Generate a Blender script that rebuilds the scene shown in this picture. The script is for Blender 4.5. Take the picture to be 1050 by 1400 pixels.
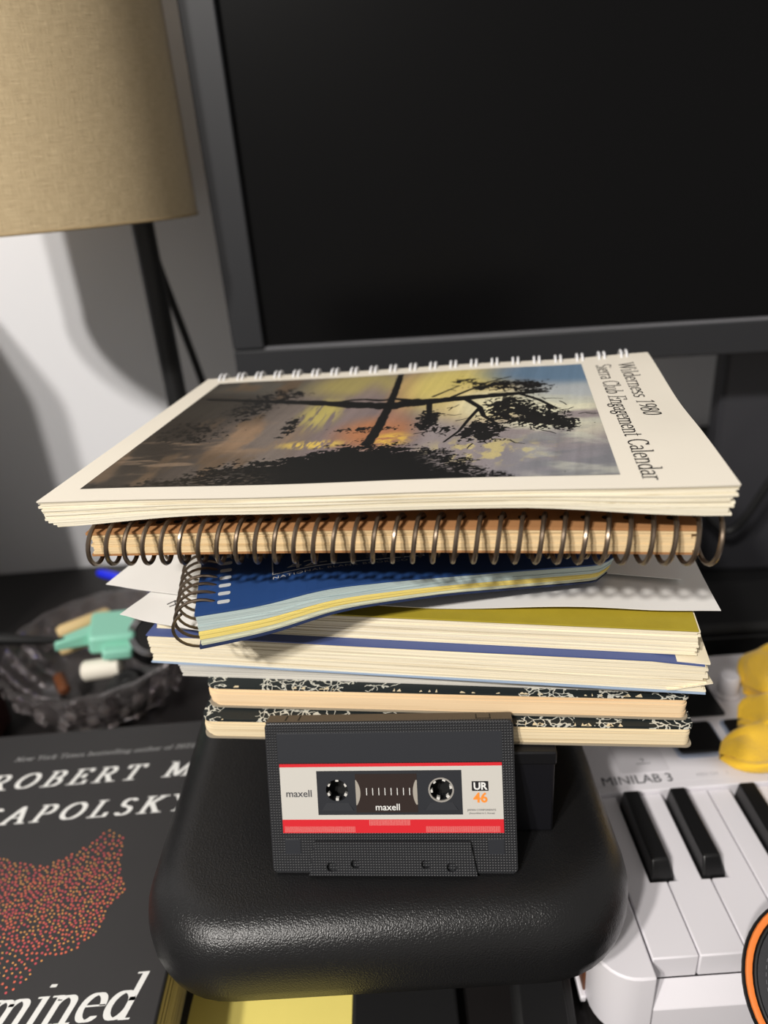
import bpy, bmesh, math, random
import numpy as np
from mathutils import Vector, Matrix, Euler

for o in list(bpy.data.objects):
    bpy.data.objects.remove(o, do_unlink=True)
scene = bpy.context.scene
COL = scene.collection
K = 0.001                      # everything below is written in millimetres
R = math.radians

# ------------------------------------------------------------------ camera
cam_d = bpy.data.cameras.new('camera')
cam = bpy.data.objects.new('camera', cam_d)
COL.objects.link(cam)
scene.camera = cam
PITCH, ROLL, FPX = 25.0, 4.7, 985.0
cam_d.sensor_fit = 'VERTICAL'
cam_d.sensor_height = 36.0
cam_d.lens = FPX / 1400 * 36.0
cam_d.clip_start = 0.01
cam_d.clip_end = 50
_p, _r = R(PITCH), R(ROLL)
F = Vector((0, math.cos(_p), -math.sin(_p)))
U0 = Vector((0, math.sin(_p), math.cos(_p)))
X0 = Vector((1, 0, 0))
XR = math.cos(_r) * X0 - math.sin(_r) * U0
UP = math.cos(_r) * U0 + math.sin(_r) * X0
cam.matrix_world = Matrix(((XR.x, UP.x, -F.x, 0), (XR.y, UP.y, -F.y, 0), (XR.z, UP.z, -F.z, 0.362), (0, 0, 0, 1)))
cam_d.dof.use_dof = True
cam_d.dof.focus_distance = 0.275
cam_d.dof.aperture_fstop = 6.6

# ------------------------------------------------------------------ world, lamps, exposure
w = bpy.data.worlds.new('room_air')
scene.world = w
w.use_nodes = True
bg = w.node_tree.nodes['Background']
bg.inputs[0].default_value = (1.0, 0.95, 0.9, 1)
bg.inputs[1].default_value = 0.24
LAMPS = [(-1010, -1020, 1590, 84), (-790, -1130, 1590, 66)]
for lx, ly, lz, e in LAMPS:
    ld = bpy.data.lights.new('ceiling_bulb', 'POINT')
    ld.energy = e
    ld.color = (1.0, 0.955, 0.90)
    ld.shadow_soft_size = 0.055
    lo = bpy.data.objects.new('ceiling_bulb', ld)
    lo.location = (lx * K, ly * K, lz * K)
    COL.objects.link(lo)
scene.view_settings.view_transform = 'Standard'
scene.view_settings.look = 'None'
scene.view_settings.gamma = 1
scene.view_settings.use_curve_mapping = False
scene.view_settings.exposure = 0.55

# ------------------------------------------------------------------ helpers: materials
def lin(c):
    return tuple(((v / 255) / 12.92 if v / 255 <= 0.04045 else ((v / 255 + 0.055) / 1.055) ** 2.4) for v in c)

MATS = {}
def mat(name, rgb, rough=0.6, metal=0.0, spec=0.5, var=0.0, vscale=40, bump=0.0, bscale=200, bdist=0.0003, coat=0.0, trans=0.0, ior=1.45, sheen=0.0):
    m = bpy.data.materials.new(name)
    m.use_nodes = True
    nt = m.node_tree
    b = nt.nodes['Principled BSDF']
    c = lin(rgb) + (1,)
    b.inputs['Base Color'].default_value = c
    b.inputs['Roughness'].default_value = rough
    b.inputs['Metallic'].default_value = metal
    b.inputs['Specular IOR Level'].default_value = spec
    b.inputs['Coat Weight'].default_value = coat
    b.inputs['Transmission Weight'].default_value = trans
    b.inputs['IOR'].default_value = ior
    b.inputs['Sheen Weight'].default_value = sheen
    tc = None
    if var or bump:
        tc = nt.nodes.new('ShaderNodeTexCoord')
    if var:
        n = nt.nodes.new('ShaderNodeTexNoise')
        n.inputs['Scale'].default_value = vscale
        n.inputs['Detail'].default_value = 5
        nt.links.new(tc.outputs['Object'], n.inputs['Vector'])
        mx = nt.nodes.new('ShaderNodeMix')
        mx.data_type = 'RGBA'
        mx.inputs[6].default_value = tuple(v * (1 - var) for v in c[:3]) + (1,)
        mx.inputs[7].default_value = tuple(min(1, v * (1 + var)) for v in c[:3]) + (1,)
        nt.links.new(n.outputs['Fac'], mx.inputs[0])
        nt.links.new(mx.outputs[2], b.inputs['Base Color'])
    if bump:
        n2 = nt.nodes.new('ShaderNodeTexNoise')
        n2.inputs['Scale'].default_value = bscale
        n2.inputs['Detail'].default_value = 2
        nt.links.new(tc.outputs['Object'], n2.inputs['Vector'])
        bp = nt.nodes.new('ShaderNodeBump')
        bp.inputs['Strength'].default_value = bump
        bp.inputs['Distance'].default_value = bdist
        nt.links.new(n2.outputs['Fac'], bp.inputs['Height'])
        nt.links.new(bp.outputs[0], b.inputs['Normal'])
    MATS[name] = m
    return m

def page_mat(name, c1, c2, zscale, rough=0.8):
    """paper edges: fine irregular lines stacked along local z"""
    m = bpy.data.materials.new(name)
    m.use_nodes = True
    nt = m.node_tree
    b = nt.nodes['Principled BSDF']
    b.inputs['Roughness'].default_value = rough
    b.inputs['Specular IOR Level'].default_value = 0.15
    tc = nt.nodes.new('ShaderNodeTexCoord')
    mp = nt.nodes.new('ShaderNodeMapping')
    mp.inputs['Scale'].default_value = (5, 5, zscale)
    nt.links.new(tc.outputs['Object'], mp.inputs[0])
    n = nt.nodes.new('ShaderNodeTexNoise')
    n.inputs['Scale'].default_value = 1.0
    n.inputs['Detail'].default_value = 3
    n.inputs['Roughness'].default_value = 0.7
    nt.links.new(mp.outputs[0], n.inputs['Vector'])
    cr = nt.nodes.new('ShaderNodeValToRGB')
    cr.color_ramp.elements[0].position = 0.33
    cr.color_ramp.elements[0].color = lin(c2) + (1,)
    cr.color_ramp.elements[1].position = 0.5
    cr.color_ramp.elements[1].color = lin(c1) + (1,)
    nt.links.new(n.outputs['Fac'], cr.inputs[0])
    nt.links.new(cr.outputs[0], b.inputs['Base Color'])
    bp = nt.nodes.new('ShaderNodeBump')
    bp.inputs['Strength'].default_value = 0.25
    bp.inputs['Distance'].default_value = 0.0003
    nt.links.new(n.outputs['Fac'], bp.inputs['Height'])
    nt.links.new(bp.outputs[0], b.inputs['Normal'])
    return m

def marble_mat():
    m = bpy.data.materials.new('marbled_cover')
    m.use_nodes = True
    nt = m.node_tree
    b = nt.nodes['Principled BSDF']
    b.inputs['Roughness'].default_value = 0.6
    tc = nt.nodes.new('ShaderNodeTexCoord')
    n = nt.nodes.new('ShaderNodeTexNoise')
    n.inputs['Scale'].default_value = 110
    n.inputs['Detail'].default_value = 3
    nt.links.new(tc.outputs['Object'], n.inputs['Vector'])
    v = nt.nodes.new('ShaderNodeTexVoronoi')
    v.feature = 'DISTANCE_TO_EDGE'
    v.inputs['Scale'].default_value = 260
    mx0 = nt.nodes.new('ShaderNodeMix')
    mx0.data_type = 'RGBA'
    mx0.inputs[0].default_value = 0.012
    nt.links.new(tc.outputs['Object'], mx0.inputs[6])
    nt.links.new(n.outputs['Color'], mx0.inputs[7])
    nt.links.new(mx0.outputs[2], v.inputs['Vector'])
    lt = nt.nodes.new('ShaderNodeMath')
    lt.operation = 'LESS_THAN'
    lt.inputs[1].default_value = 0.06
    nt.links.new(v.outputs['Distance'], lt.inputs[0])
    n3 = nt.nodes.new('ShaderNodeTexNoise')
    n3.inputs['Scale'].default_value = 60
    nt.links.new(tc.outputs['Object'], n3.inputs['Vector'])
    g3 = nt.nodes.new('ShaderNodeMath')
    g3.operation = 'GREATER_THAN'
    g3.inputs[1].default_value = 0.5
    nt.links.new(n3.outputs['Fac'], g3.inputs[0])
    mu = nt.nodes.new('ShaderNodeMath')
    mu.operation = 'MULTIPLY'
    nt.links.new(lt.outputs[0], mu.inputs[0])
    nt.links.new(g3.outputs[0], mu.inputs[1])
    mx = nt.nodes.new('ShaderNodeMix')
    mx.data_type = 'RGBA'
    mx.inputs[6].default_value = lin((22, 30, 32)) + (1,)
    mx.inputs[7].default_value = lin((205, 203, 190)) + (1,)
    nt.links.new(mu.outputs[0], mx.inputs[0])
    nt.links.new(mx.outputs[2], b.inputs['Base Color'])
    return m

def linen_mat():
    m = bpy.data.materials.new('linen_shade')
    m.use_nodes = True
    nt = m.node_tree
    b = nt.nodes['Principled BSDF']
    b.inputs['Roughness'].default_value = 0.75
    b.inputs['Sheen Weight'].default_value = 0.15
    at = nt.nodes.new('ShaderNodeUVMap')
    outs = []
    for sx, sy in ((620, 34), (26, 560)):
        mp = nt.nodes.new('ShaderNodeMapping')
        mp.inputs['Scale'].default_value = (sx, sy, 1)
        nt.links.new(at.outputs[0], mp.inputs[0])
        n = nt.nodes.new('ShaderNodeTexNoise')
        n.inputs['Scale'].default_value = 1.0
        n.inputs['Detail'].default_value = 2
        nt.links.new(mp.outputs[0], n.inputs['Vector'])
        outs.append(n)
    ad = nt.nodes.new('ShaderNodeMath')
    ad.operation = 'ADD'
    nt.links.new(outs[0].outputs['Fac'], ad.inputs[0])
    nt.links.new(outs[1].outputs['Fac'], ad.inputs[1])
    mr = nt.nodes.new('ShaderNodeMapRange')
    mr.inputs[1].default_value = 0.6
    mr.inputs[2].default_value = 1.4
    nt.links.new(ad.outputs[0], mr.inputs[0])
    mx = nt.nodes.new('ShaderNodeMix')
    mx.data_type = 'RGBA'
    mx.inputs[6].default_value = lin((166, 145, 110)) + (1,)
    mx.inputs[7].default_value = lin((204, 184, 146)) + (1,)
    nt.links.new(mr.outputs[0], mx.inputs[0])
    nt.links.new(mx.outputs[2], b.inputs['Base Color'])
    bp = nt.nodes.new('ShaderNodeBump')
    bp.inputs['Strength'].default_value = 0.8
    bp.inputs['Distance'].default_value = 0.0005
    nt.links.new(ad.outputs[0], bp.inputs['Height'])
    nt.links.new(bp.outputs[0], b.inputs['Normal'])
    return m

def dotted_plastic():
    """cassette shell: a regular field of tiny raised points"""
    m = bpy.data.materials.new('dotted_shell')
    m.use_nodes = True
    nt = m.node_tree
    b = nt.nodes['Principled BSDF']
    b.inputs['Base Color'].default_value = lin((36, 37, 40)) + (1,)
    b.inputs['Roughness'].default_value = 0.42
    tc = nt.nodes.new('ShaderNodeTexCoord')
    mp = nt.nodes.new('ShaderNodeMapping')
    mp.inputs['Scale'].default_value = (1 / 0.00112, 0, 1 / 0.00112)
    nt.links.new(tc.outputs['Object'], mp.inputs[0])
    v = nt.nodes.new('ShaderNodeTexVoronoi')
    v.inputs['Scale'].default_value = 1.0
    v.inputs['Randomness'].default_value = 0.0
    nt.links.new(mp.outputs[0], v.inputs['Vector'])
    mr = nt.nodes.new('ShaderNodeMapRange')
    mr.inputs[1].default_value = 0.12
    mr.inputs[2].default_value = 0.42
    mr.inputs[3].default_value = 1
    mr.inputs[4].default_value = 0
    nt.links.new(v.outputs['Distance'], mr.inputs[0])
    bp = nt.nodes.new('ShaderNodeBump')
    bp.inputs['Strength'].default_value = 0.8
    bp.inputs['Distance'].default_value = 0.0003
    nt.links.new(mr.outputs[0], bp.inputs['Height'])
    nt.links.new(bp.outputs[0], b.inputs['Normal'])
    return m

def attr_mat(name, rough=0.35):
    m = bpy.data.materials.new(name)
    m.use_nodes = True
    nt = m.node_tree
    b = nt.nodes['Principled BSDF']
    b.inputs['Roughness'].default_value = rough
    a = nt.nodes.new('ShaderNodeAttribute')
    a.attribute_name = 'ink'
    nt.links.new(a.outputs['Color'], b.inputs['Base Color'])
    return m

# ------------------------------------------------------------------ helpers: meshes
class MB:
    def __init__(s):
        s.v = []
        s.f = []
    def add(s, vs, fs):
        k = len(s.v)
        s.v += [tuple(p) for p in vs]
        s.f += [tuple(i + k for i in f) for f in fs]
        return s
    def box(s, x0, x1, y0, y1, z0, z1):
        return s.add([(x0, y0, z0), (x1, y0, z0), (x1, y1, z0), (x0, y1, z0), (x0, y0, z1), (x1, y0, z1), (x1, y1, z1), (x0, y1, z1)],
                     [(0, 3, 2, 1), (4, 5, 6, 7), (0, 1, 5, 4), (1, 2, 6, 5), (2, 3, 7, 6), (3, 0, 4, 7)])
    def prism(s, out, z0, z1):
        n = len(out)
        vs = [(x, y, z0) for x, y in out] + [(x, y, z1) for x, y in out]
        return s.add(vs, [tuple(range(n))[::-1], tuple(range(n, 2 * n))] + [(i, (i + 1) % n, n + (i + 1) % n, n + i) for i in range(n)])
    def loft(s, rings, cap=True):
        n = len(rings[0])
        vs = [p for r in rings for p in r]
        fs = []
        for k in range(len(rings) - 1):
            for i in range(n):
                j = (i + 1) % n
                fs.append((k * n + i, k * n + j, (k + 1) * n + j, (k + 1) * n + i))
        if cap:
            fs.append(tuple(range(n))[::-1])
            fs.append(tuple((len(rings) - 1) * n + i for i in range(n)))
        return s.add(vs, fs)
    def tube(s, path, r, n=8, cap=True):
        path = [Vector(p) for p in path]
        rings = []
        nrm = None
        for i, p in enumerate(path):
            t = (path[min(i + 1, len(path) - 1)] - path[max(i - 1, 0)]).normalized()
            if nrm is None:
                nrm = t.orthogonal().normalized()
            nrm = (nrm - t * nrm.dot(t)).normalized()
            bn = t.cross(nrm)
            rr = r[i] if isinstance(r, (list, tuple)) else r
            rings.append([tuple(p + (nrm * math.cos(a) + bn * math.sin(a)) * rr) for a in [2 * math.pi * k / n for k in range(n)]])
        return s.loft(rings, cap)
    def lathe(s, prof, n=32, c=(0, 0, 0), cap=False):
        rings = [[(c[0] + r * math.cos(2 * math.pi * k / n), c[1] + r * math.sin(2 * math.pi * k / n), c[2] + z) for k in range(n)] for r, z in prof]
        return s.loft(rings, cap)
    def slab(s, x0, x1, y0, y1, nx, ny, top, bot):
        """closed warped sheet; top/bot(x,y) -> z or (x,y,z)"""
        def pt(fn, x, y):
            q = fn(x, y)
            return q if isinstance(q, tuple) else (x, y, q)
        g = [(x0 + (x1 - x0) * i / nx, y0 + (y1 - y0) * j / ny) for j in range(ny + 1) for i in range(nx + 1)]
        vs = [pt(top, *p) for p in g] + [pt(bot, *p) for p in g]
        N = len(g)
        W = nx + 1
        fs = []
        for j in range(ny):
            for i in range(nx):
                a = j * W + i
                fs.append((a, a + 1, a + W + 1, a + W))
                fs.append((N + a, N + a + W, N + a + W + 1, N + a + 1))
        for i in range(nx):
            fs.append((i, N + i, N + i + 1, i + 1))
            a = ny * W + i
            fs.append((a, a + 1, N + a + 1, N + a))
        for j in range(ny):
            a = j * W
            fs.append((a, a + W, N + a + W, N + a))
            a += nx
            fs.append((a, N + a, N + a + W, a + W))
        return s.add(vs, fs)
    def map(s, fn):
        s.v = [fn(*p) for p in s.v]
        return s
    def build(s, name, m, parent=None, smooth=False, bevel=0, seg=2, label=None):
        me = bpy.data.meshes.new(name)
        me.from_pydata([(x * K, y * K, z * K) for x, y, z in s.v], [], s.f)
        bm = bmesh.new()
        bm.from_mesh(me)
        bmesh.ops.recalc_face_normals(bm, faces=bm.faces)
        bm.to_mesh(me)
        bm.free()
        me.materials.append(m)
        o = bpy.data.objects.new(name, me)
        COL.objects.link(o)
        if parent:
            o.parent = parent
        if smooth:
            me.shade_smooth()
            me.set_sharp_from_angle(angle=R(40))
        if bevel:
            bv = o.modifiers.new('bevel', 'BEVEL')
            bv.width = bevel * K
            bv.segments = seg
            bv.limit_method = 'ANGLE'
            bv.angle_limit = R(35)
            me.shade_smooth()
            me.set_sharp_from_angle(angle=R(50))
        if label:
            o['label'] = label
        return o

def tag(o, label, cat, group=None):
    o['label'] = label
    o['category'] = cat
    if group:
        o['group'] = group
    return o

def thing(name, label, cat, loc, rot=(0, 0, 0), group=None):
    o = bpy.data.objects.new(name, None)
    COL.objects.link(o)
    o.empty_display_size = 0.01
    o.location = tuple(v * K for v in loc)
    o.rotation_euler = tuple(R(a) for a in rot)
    return tag(o, label, cat, group)

def struct(o):
    o['kind'] = 'structure'
    return o

def rrect(x0, x1, y0, y1, r, n=6):
    if not isinstance(r, (tuple, list)):
        r = (r, r, r, r)            # front-left, front-right, back-right, back-left
    out = []
    for (cx, cy, a0), q in zip(((x0, y0, 180), (x1, y0, 270), (x1, y1, 0), (x0, y1, 90)), r):
        sx = 1 if cx == x0 else -1
        sy = 1 if cy == y0 else -1
        if q <= 0:
            out.append((cx, cy))
            continue
        for k in range(n + 1):
            a = R(a0 + 90 * k / n)
            out.append((cx + sx * q + q * math.cos(a), cy + sy * q + q * math.sin(a)))
    return out

def circ(cx, cy, r, n=24):
    return [(cx + r * math.cos(2 * math.pi * k / n), cy + r * math.sin(2 * math.pi * k / n)) for k in range(n)]

def cut(o, cutter_mbs):
    """bake boolean holes into o and remove the cutters"""
    cs = []
    for mb in cutter_mbs:
        c = mb.build('cutter', o.data.materials[0])
        c.parent = o.parent
        cs.append(c)
        md = o.modifiers.new('hole', 'BOOLEAN')
        md.operation = 'DIFFERENCE'
        md.solver = 'EXACT'
        md.object = c
    bpy.context.view_layer.update()
    dg = bpy.context.evaluated_depsgraph_get()
    me = bpy.data.meshes.new_from_object(o.evaluated_get(dg))
    o.modifiers.clear()
    old = o.data
    o.data = me
    bpy.data.meshes.remove(old)
    for c in cs:
        d = c.data
        bpy.data.objects.remove(c, do_unlink=True)
        bpy.data.meshes.remove(d)

def smoothstep(a, b, x):
    t = max(0.0, min(1.0, (x - a) / (b - a)))
    return t * t * (3 - 2 * t)

# ---- lettering: plain sans from the built-in font, flattened to mesh
def sans(text, size, place, m, parent, name='lettering', sx=1.0, bold=0.0, thick=0.04, spacing=1.0, align='CENTER'):
    """place(x,y,h) maps text-plane mm to local mm"""
    cu = bpy.data.curves.new(name, 'FONT')
    cu.body = text
    cu.size = size
    cu.align_x = align
    cu.offset = bold
    cu.space_character = spacing
    cu.resolution_u = 3
    t = bpy.data.objects.new(name, cu)
    COL.objects.link(t)
    bpy.context.view_layer.update()
    me = bpy.data.meshes.new_from_object(t.evaluated_get(bpy.context.evaluated_depsgraph_get()))
    vs = [v.co.copy() for v in me.vertices]
    fs = [tuple(p.vertices) for p in me.polygons]
    bpy.data.objects.remove(t, do_unlink=True)
    bpy.data.curves.remove(cu)
    bpy.data.meshes.remove(me)
    mb = MB()
    mb.add([place(v.x * sx, v.y, thick) for v in vs], fs)
    return mb.build(name, m, parent)

# ---- lettering: a small serif face drawn with a broad nib
def A(cx, cy, rx, ry, a0, a1, n=18):
    return [(cx + rx * math.cos(R(a0 + (a1 - a0) * k / n)), cy + ry * math.sin(R(a0 + (a1 - a0) * k / n))) for k in range(n + 1)]
def s_(x, y, l=.09, r=.09):
    return [(x - l, y), (x + r, y)]
G = {
 'i': (.28, [[(.14, 0), (.14, .62)], s_(.14, 0), s_(.14, .62, .09, 0), [(.14, .86), (.14, .89)]]),
 'l': (.28, [[(.14, 0), (.14, 1.02)], s_(.14, 0), s_(.14, 1.02, .09, 0)]),
 'd': (.56, [A(.26, .31, .19, .3, 20, 340), [(.44, 0), (.44, 1.02)], s_(.44, 1.02, .1, 0), s_(.44, 0, 0, .09)]),
 'b': (.56, [A(.3, .31, .19, .3, -160, 160), [(.12, 0), (.12, 1.02)], s_(.12, 1.02, .1, 0)]),
 'e': (.5, [A(.26, .31, .19, .3, 8, 315), [(.08, .34), (.44, .34)]]),
 'r': (.4, [[(.13, 0), (.13, .62)], s_(.13, 0), s_(.13, .62, .1, 0), A(.28, .42, .15, .19, 150, 55)]),
 'n': (.58, [[(.13, 0), (.13, .62)], s_(.13, 0), s_(.13, .62, .1, 0), A(.29, .42, .16, .19, 170, 0), [(.45, .42), (.45, 0)], s_(.45, 0)]),
 'h': (.58, [[(.13, 0), (.13, 1.02)], s_(.13, 0), s_(.13, 1.02, .1, 0), A(.29, .42, .16, .19, 170, 0), [(.45, .42), (.45, 0)], s_(.45, 0)]),
 'm': (.86, [[(.13, 0), (.13, .62)], s_(.13, 0), s_(.13, .62, .1, 0), A(.28, .42, .15, .19, 170, 0), [(.43, .42), (.43, 0)], s_(.43, 0), A(.58, .42, .15, .19, 170, 0), [(.73, .42), (.73, 0)], s_(.73, 0)]),
 's': (.42, [A(.21, .47, .13, .145, 35, 250) + A(.21, .155, .14, .155, 90, -150)]),
 'a': (.5, [A(.23, .46, .15, .155, 150, 0), [(.38, .46), (.38, .06), (.46, .02)], A(.22, .18, .15, .17, 60, 330)]),
 'u': (.58, [[(.13, .62), (.13, .2)], A(.28, .2, .15, .19, 180, 350), [(.45, .62), (.45, 0)], s_(.13, .62, .1, 0), s_(.45, .62, .1, 0), s_(.45, 0, 0, .09)]),
 'g': (.5, [A(.23, .42, .14, .18, 0, 360), [(.16, .24), (.13, .14), (.36, .08)], A(.24, -.09, .18, .16, 50, 410), [(.34, .55), (.46, .6)]]),
 't': (.36, [[(.15, .82), (.15, .12)], A(.24, .12, .09, .12, 180, 320), [(.04, .62), (.3, .62)]]),
 'o': (.52, [A(.26, .31, .19, .3, 0, 360)]),
 'k': (.54, [[(.13, 0), (.13, 1.02)], s_(.13, 0), s_(.13, 1.02, .1, 0), [(.44, .62), (.15, .28)], [(.24, .38), (.46, 0)], s_(.46, 0), s_(.42, .62)]),
 'w': (.74, [[(.08, .62), (.22, .02), (.37, .6), (.52, .02), (.66, .62)], s_(.08, .62), s_(.66, .62)]),
 'f': (.34, [[(.14, 0), (.14, .8)], A(.24, .84, .1, .17, 190, 60), [(.03, .62), (.28, .62)], s_(.14, 0)]),
 'W': (.98, [[(.08, 1), (.27, .02), (.48, .94), (.69, .02), (.9, 1)], s_(.08, 1), s_(.9, 1), s_(.48, .98)]),
 'S': (.55, [A(.28, .75, .18, .235, 30, 255) + A(.27, .25, .2, .25, 85, -150)]),
 'C': (.68, [A(.38, .5, .29, .49, 42, 318), [(.6, .82), (.6, .98)]]),
 'E': (.62, [[(.15, 0), (.15, 1)], [(.05, 1), (.55, 1), (.55, .82)], [(.05, 0), (.57, 0), (.58, .2)], [(.15, .52), (.42, .52)], [(.42, .42), (.42, .62)]]),
 'R': (.7, [[(.15, 0), (.15, 1)], [(.05, 1), (.35, 1)], A(.34, .75, .2, .25, 90, -90), [(.34, .5), (.15, .5)], [(.34, .5), (.62, 0)], s_(.15, 0), s_(.64, 0)]),
 'O': (.8, [A(.4, .5, .32, .49, 0, 360)]),
 'B': (.64, [[(.15, 0), (.15, 1)], [(.05, 1), (.34, 1)], A(.33, .76, .18, .24, 90, -90), [(.15, .52), (.33, .52)], A(.34, .26, .22, .26, 90, -90), [(.05, 0), (.34, 0)]]),
 'T': (.66, [[(.33, 0), (.33, 1)], [(.05, .82), (.05, 1), (.61, 1), (.61, .82)], s_(.33, 0, .12, .12)]),
 'M': (.95, [[(.14, 0), (.16, 1)], [(.16, 1), (.46, .05), (.78, 1)], [(.78, 1), (.8, 0)], s_(.14, 0), s_(.8, 0), s_(.12, 1, .06, .06), s_(.82, 1, .06, .06)]),
 'A': (.74, [[(.08, 0), (.37, 1), (.66, 0)], [(.18, .36), (.56, .36)], s_(.08, 0), s_(.66, 0)]),
 'P': (.6, [[(.15, 0), (.15, 1)], [(.05, 1), (.34, 1)], A(.33, .73, .2, .27, 90, -90), [(.15, .46), (.33, .46)], s_(.15, 0)]),
 'L': (.58, [[(.15, 0), (.15, 1)], [(.05, 0), (.54, 0), (.55, .2)], s_(.15, 1), s_(.15, 0)]),
 'K': (.7, [[(.15, 0), (.15, 1)], s_(.15, 0), s_(.15, 1), [(.58, 1), (.16, .45)], [(.28, .6), (.62, 0)], s_(.58, 1), s_(.63, 0)]),
 'Y': (.7, [[(.07, 1), (.35, .46), (.63, 1)], [(.35, .46), (.35, 0)], s_(.35, 0), s_(.07, 1), s_(.63, 1)]),
 'N': (.78, [[(.14, 0), (.14, 1)], [(.14, 1), (.62, 0)], [(.62, 0), (.62, 1)], s_(.14, 0), s_(.62, 1), s_(.1, 1, .06, .04)]),
 'D': (.76, [[(.15, 0), (.15, 1)], [(.05, 1), (.34, 1)], A(.33, .5, .33, .5, 90, -90), [(.05, 0), (.34, 0)]]),
 'H': (.76, [[(.15, 0), (.15, 1)], [(.6, 0), (.6, 1)], [(.15, .52), (.6, .52)], s_(.15, 0), s_(.15, 1), s_(.6, 0), s_(.6, 1)]),
 'V': (.7, [[(.07, 1), (.35, .02), (.63, 1)], s_(.07, 1), s_(.63, 1)]),
 '1': (.46, [[(.23, 0), (.23, 1)], [(.08, .88), (.23, 1)], s_(.23, 0)]),
 '9': (.5, [A(.25, .7, .17, .29, 0, 360), A(.06, .66, .36, .66, 0, -65)]),
 '8': (.5, [A(.25, .76, .14, .23, 0, 360), A(.25, .26, .18, .26, 0, 360)]),
 '0': (.5, [A(.25, .5, .17, .49, 0, 360)]),
 '.': (.26, [[(.12, .02), (.12, .05)]]),
 ' ': (.32, []),
}
def serif(text, cap, place, m, parent, name='lettering', sx=1.0, track=0.0, slant=0.0, nw=.1, nh=.045, length=None, thick=0.05):
    wid = sum(G[c][0] + track for c in text) * cap * sx
    if length:
        sx *= length / wid
    mb = MB()
    x = 0.0
    cnt = 0
    for c in text:
        gw, strokes = G[c]
        for st in strokes:
            for (ax, ay), (bx, by) in zip(st[:-1], st[1:]):
                pts = []
                for px, py in ((ax, ay), (bx, by)):
                    for dx, dy in ((-nw / 2, -nh / 2), (nw / 2, -nh / 2), (nw / 2, nh / 2), (-nw / 2, nh / 2)):
                        pts.append((px + dx, py + dy))
                # convex hull (monotone chain)
                pts = sorted(set((round(a, 5), round(b, 5)) for a, b in pts))
                def half(seq):
                    h = []
                    for q in seq:
                        while len(h) >= 2 and (h[-1][0] - h[-2][0]) * (q[1] - h[-2][1]) - (h[-1][1] - h[-2][1]) * (q[0] - h[-2][0]) <= 1e-9:
                            h.pop()
                        h.append(q)
                    return h
                hull = half(pts)[:-1] + half(pts[::-1])[:-1]
                if len(hull) < 3:
                    continue
                cnt += 1
                mb.add([place((x + hx + slant * hy) * cap * sx, hy * cap, thick + .012 * (cnt % 6)) for hx, hy in hull], [tuple(range(len(hull)))])
        x += gw + track
    return mb.build(name, m, parent)

# ------------------------------------------------------------------ materials
black_plastic = mat('black_plastic', (26, 26, 27), 0.45)
pebble_plastic = mat('pebbled_black_plastic', (22, 22, 23), 0.31, bump=0.7, bscale=1500, bdist=0.0003)
dark_matte = mat('dark_matte', (20, 20, 21), 0.6)
wall_paint = mat('wall_paint', (231, 231, 234), 0.7, var=0.02, vscale=8, bump=0.1, bscale=300)
desk_black = mat('desk_black', (24, 22, 22), 0.42, var=0.2, vscale=30, bump=0.1, bscale=400)
white_paper = mat('white_paper', (228, 226, 222), 0.75, var=0.03, vscale=60, spec=0.2)
cover_card = mat('cover_card', (222, 215, 201), 0.55, var=0.03, vscale=35, spec=0.3)
ink = mat('black_ink', (22, 20, 22), 0.6)
white_ink = mat('white_ink', (225, 225, 222), 0.6)
pages_cream = page_mat('pages_cream', (238, 228, 203), (194, 178, 146), 2600)
pages_white = page_mat('pages_white', (234, 227, 207), (196, 183, 154), 1500)
pages_tan = page_mat('pages_tan', (232, 205, 160), (198, 168, 122), 1800)
pages_comp = page_mat('pages_composition', (238, 210, 170), (222, 190, 148), 500)
pages_comp2 = page_mat('pages_composition_pale', (236, 218, 182), (196, 172, 132), 1500)
pages_grey = page_mat('pages_grey', (205, 202, 194), (160, 156, 148), 1500)
pages_blue = page_mat('pages_pale_blue', (190, 205, 203), (150, 168, 170), 2200)
pages_yellow = page_mat('pages_yellow', (236, 217, 130), (214, 190, 96), 2200)
pages_pale = page_mat('pages_pale_green', (214, 216, 190), (170, 172, 150), 2200)
kraft = mat('kraft_card', (168, 120, 76), 0.75, var=0.15, vscale=60)
blue_card = mat('blue_card', (38, 72, 128), 0.5, var=0.12, vscale=90)
blue_cover = mat('blue_cover', (76, 90, 140), 0.55)
navy_card = mat('navy_card', (34, 48, 84), 0.6)
olive_cover = mat('olive_yellow_cover', (168, 150, 46), 0.5, var=0.12, vscale=120, bump=0.15, bscale=900)
bronze_wire = mat('bronze_wire', (118, 104, 90), 0.32, metal=0.85)
white_wire = mat('white_coated_wire', (222, 222, 224), 0.3)
marbled = marble_mat()
tape_black = mat('black_cloth_tape', (26, 28, 28), 0.6)
gold_rough = mat('frayed_paper', (222, 205, 170), 0.8)
shell = dotted_plastic()
shell_smooth = mat('shell_smooth', (38, 40, 45), 0.45)
shell_brown = mat('shell_edge', (60, 52, 46), 0.4)
label_grey = mat('label_silver', (196, 193, 186), 0.45)
label_red = mat('label_red', (205, 34, 44), 0.4)
label_pink = mat('label_pale_red', (216, 130, 126), 0.45)
label_orange = mat('label_orange', (240, 140, 50), 0.5)
window_brown = mat('tape_window', (46, 36, 33), 0.15)
hub_white = mat('hub_white', (205, 203, 198), 0.4)
hole_black = mat('hole_black', (8, 8, 8), 0.7)
white_abs = mat('white_plastic', (226, 223, 228), 0.38)
key_black = mat('key_black', (18, 18, 19), 0.35)
grey_print = mat('grey_print', (70, 70, 74), 0.6)
pale_print = mat('pale_grey_print', (170, 168, 172), 0.6)
pad_frame = mat('pad_frame', (150, 160, 180), 0.4)
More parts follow.
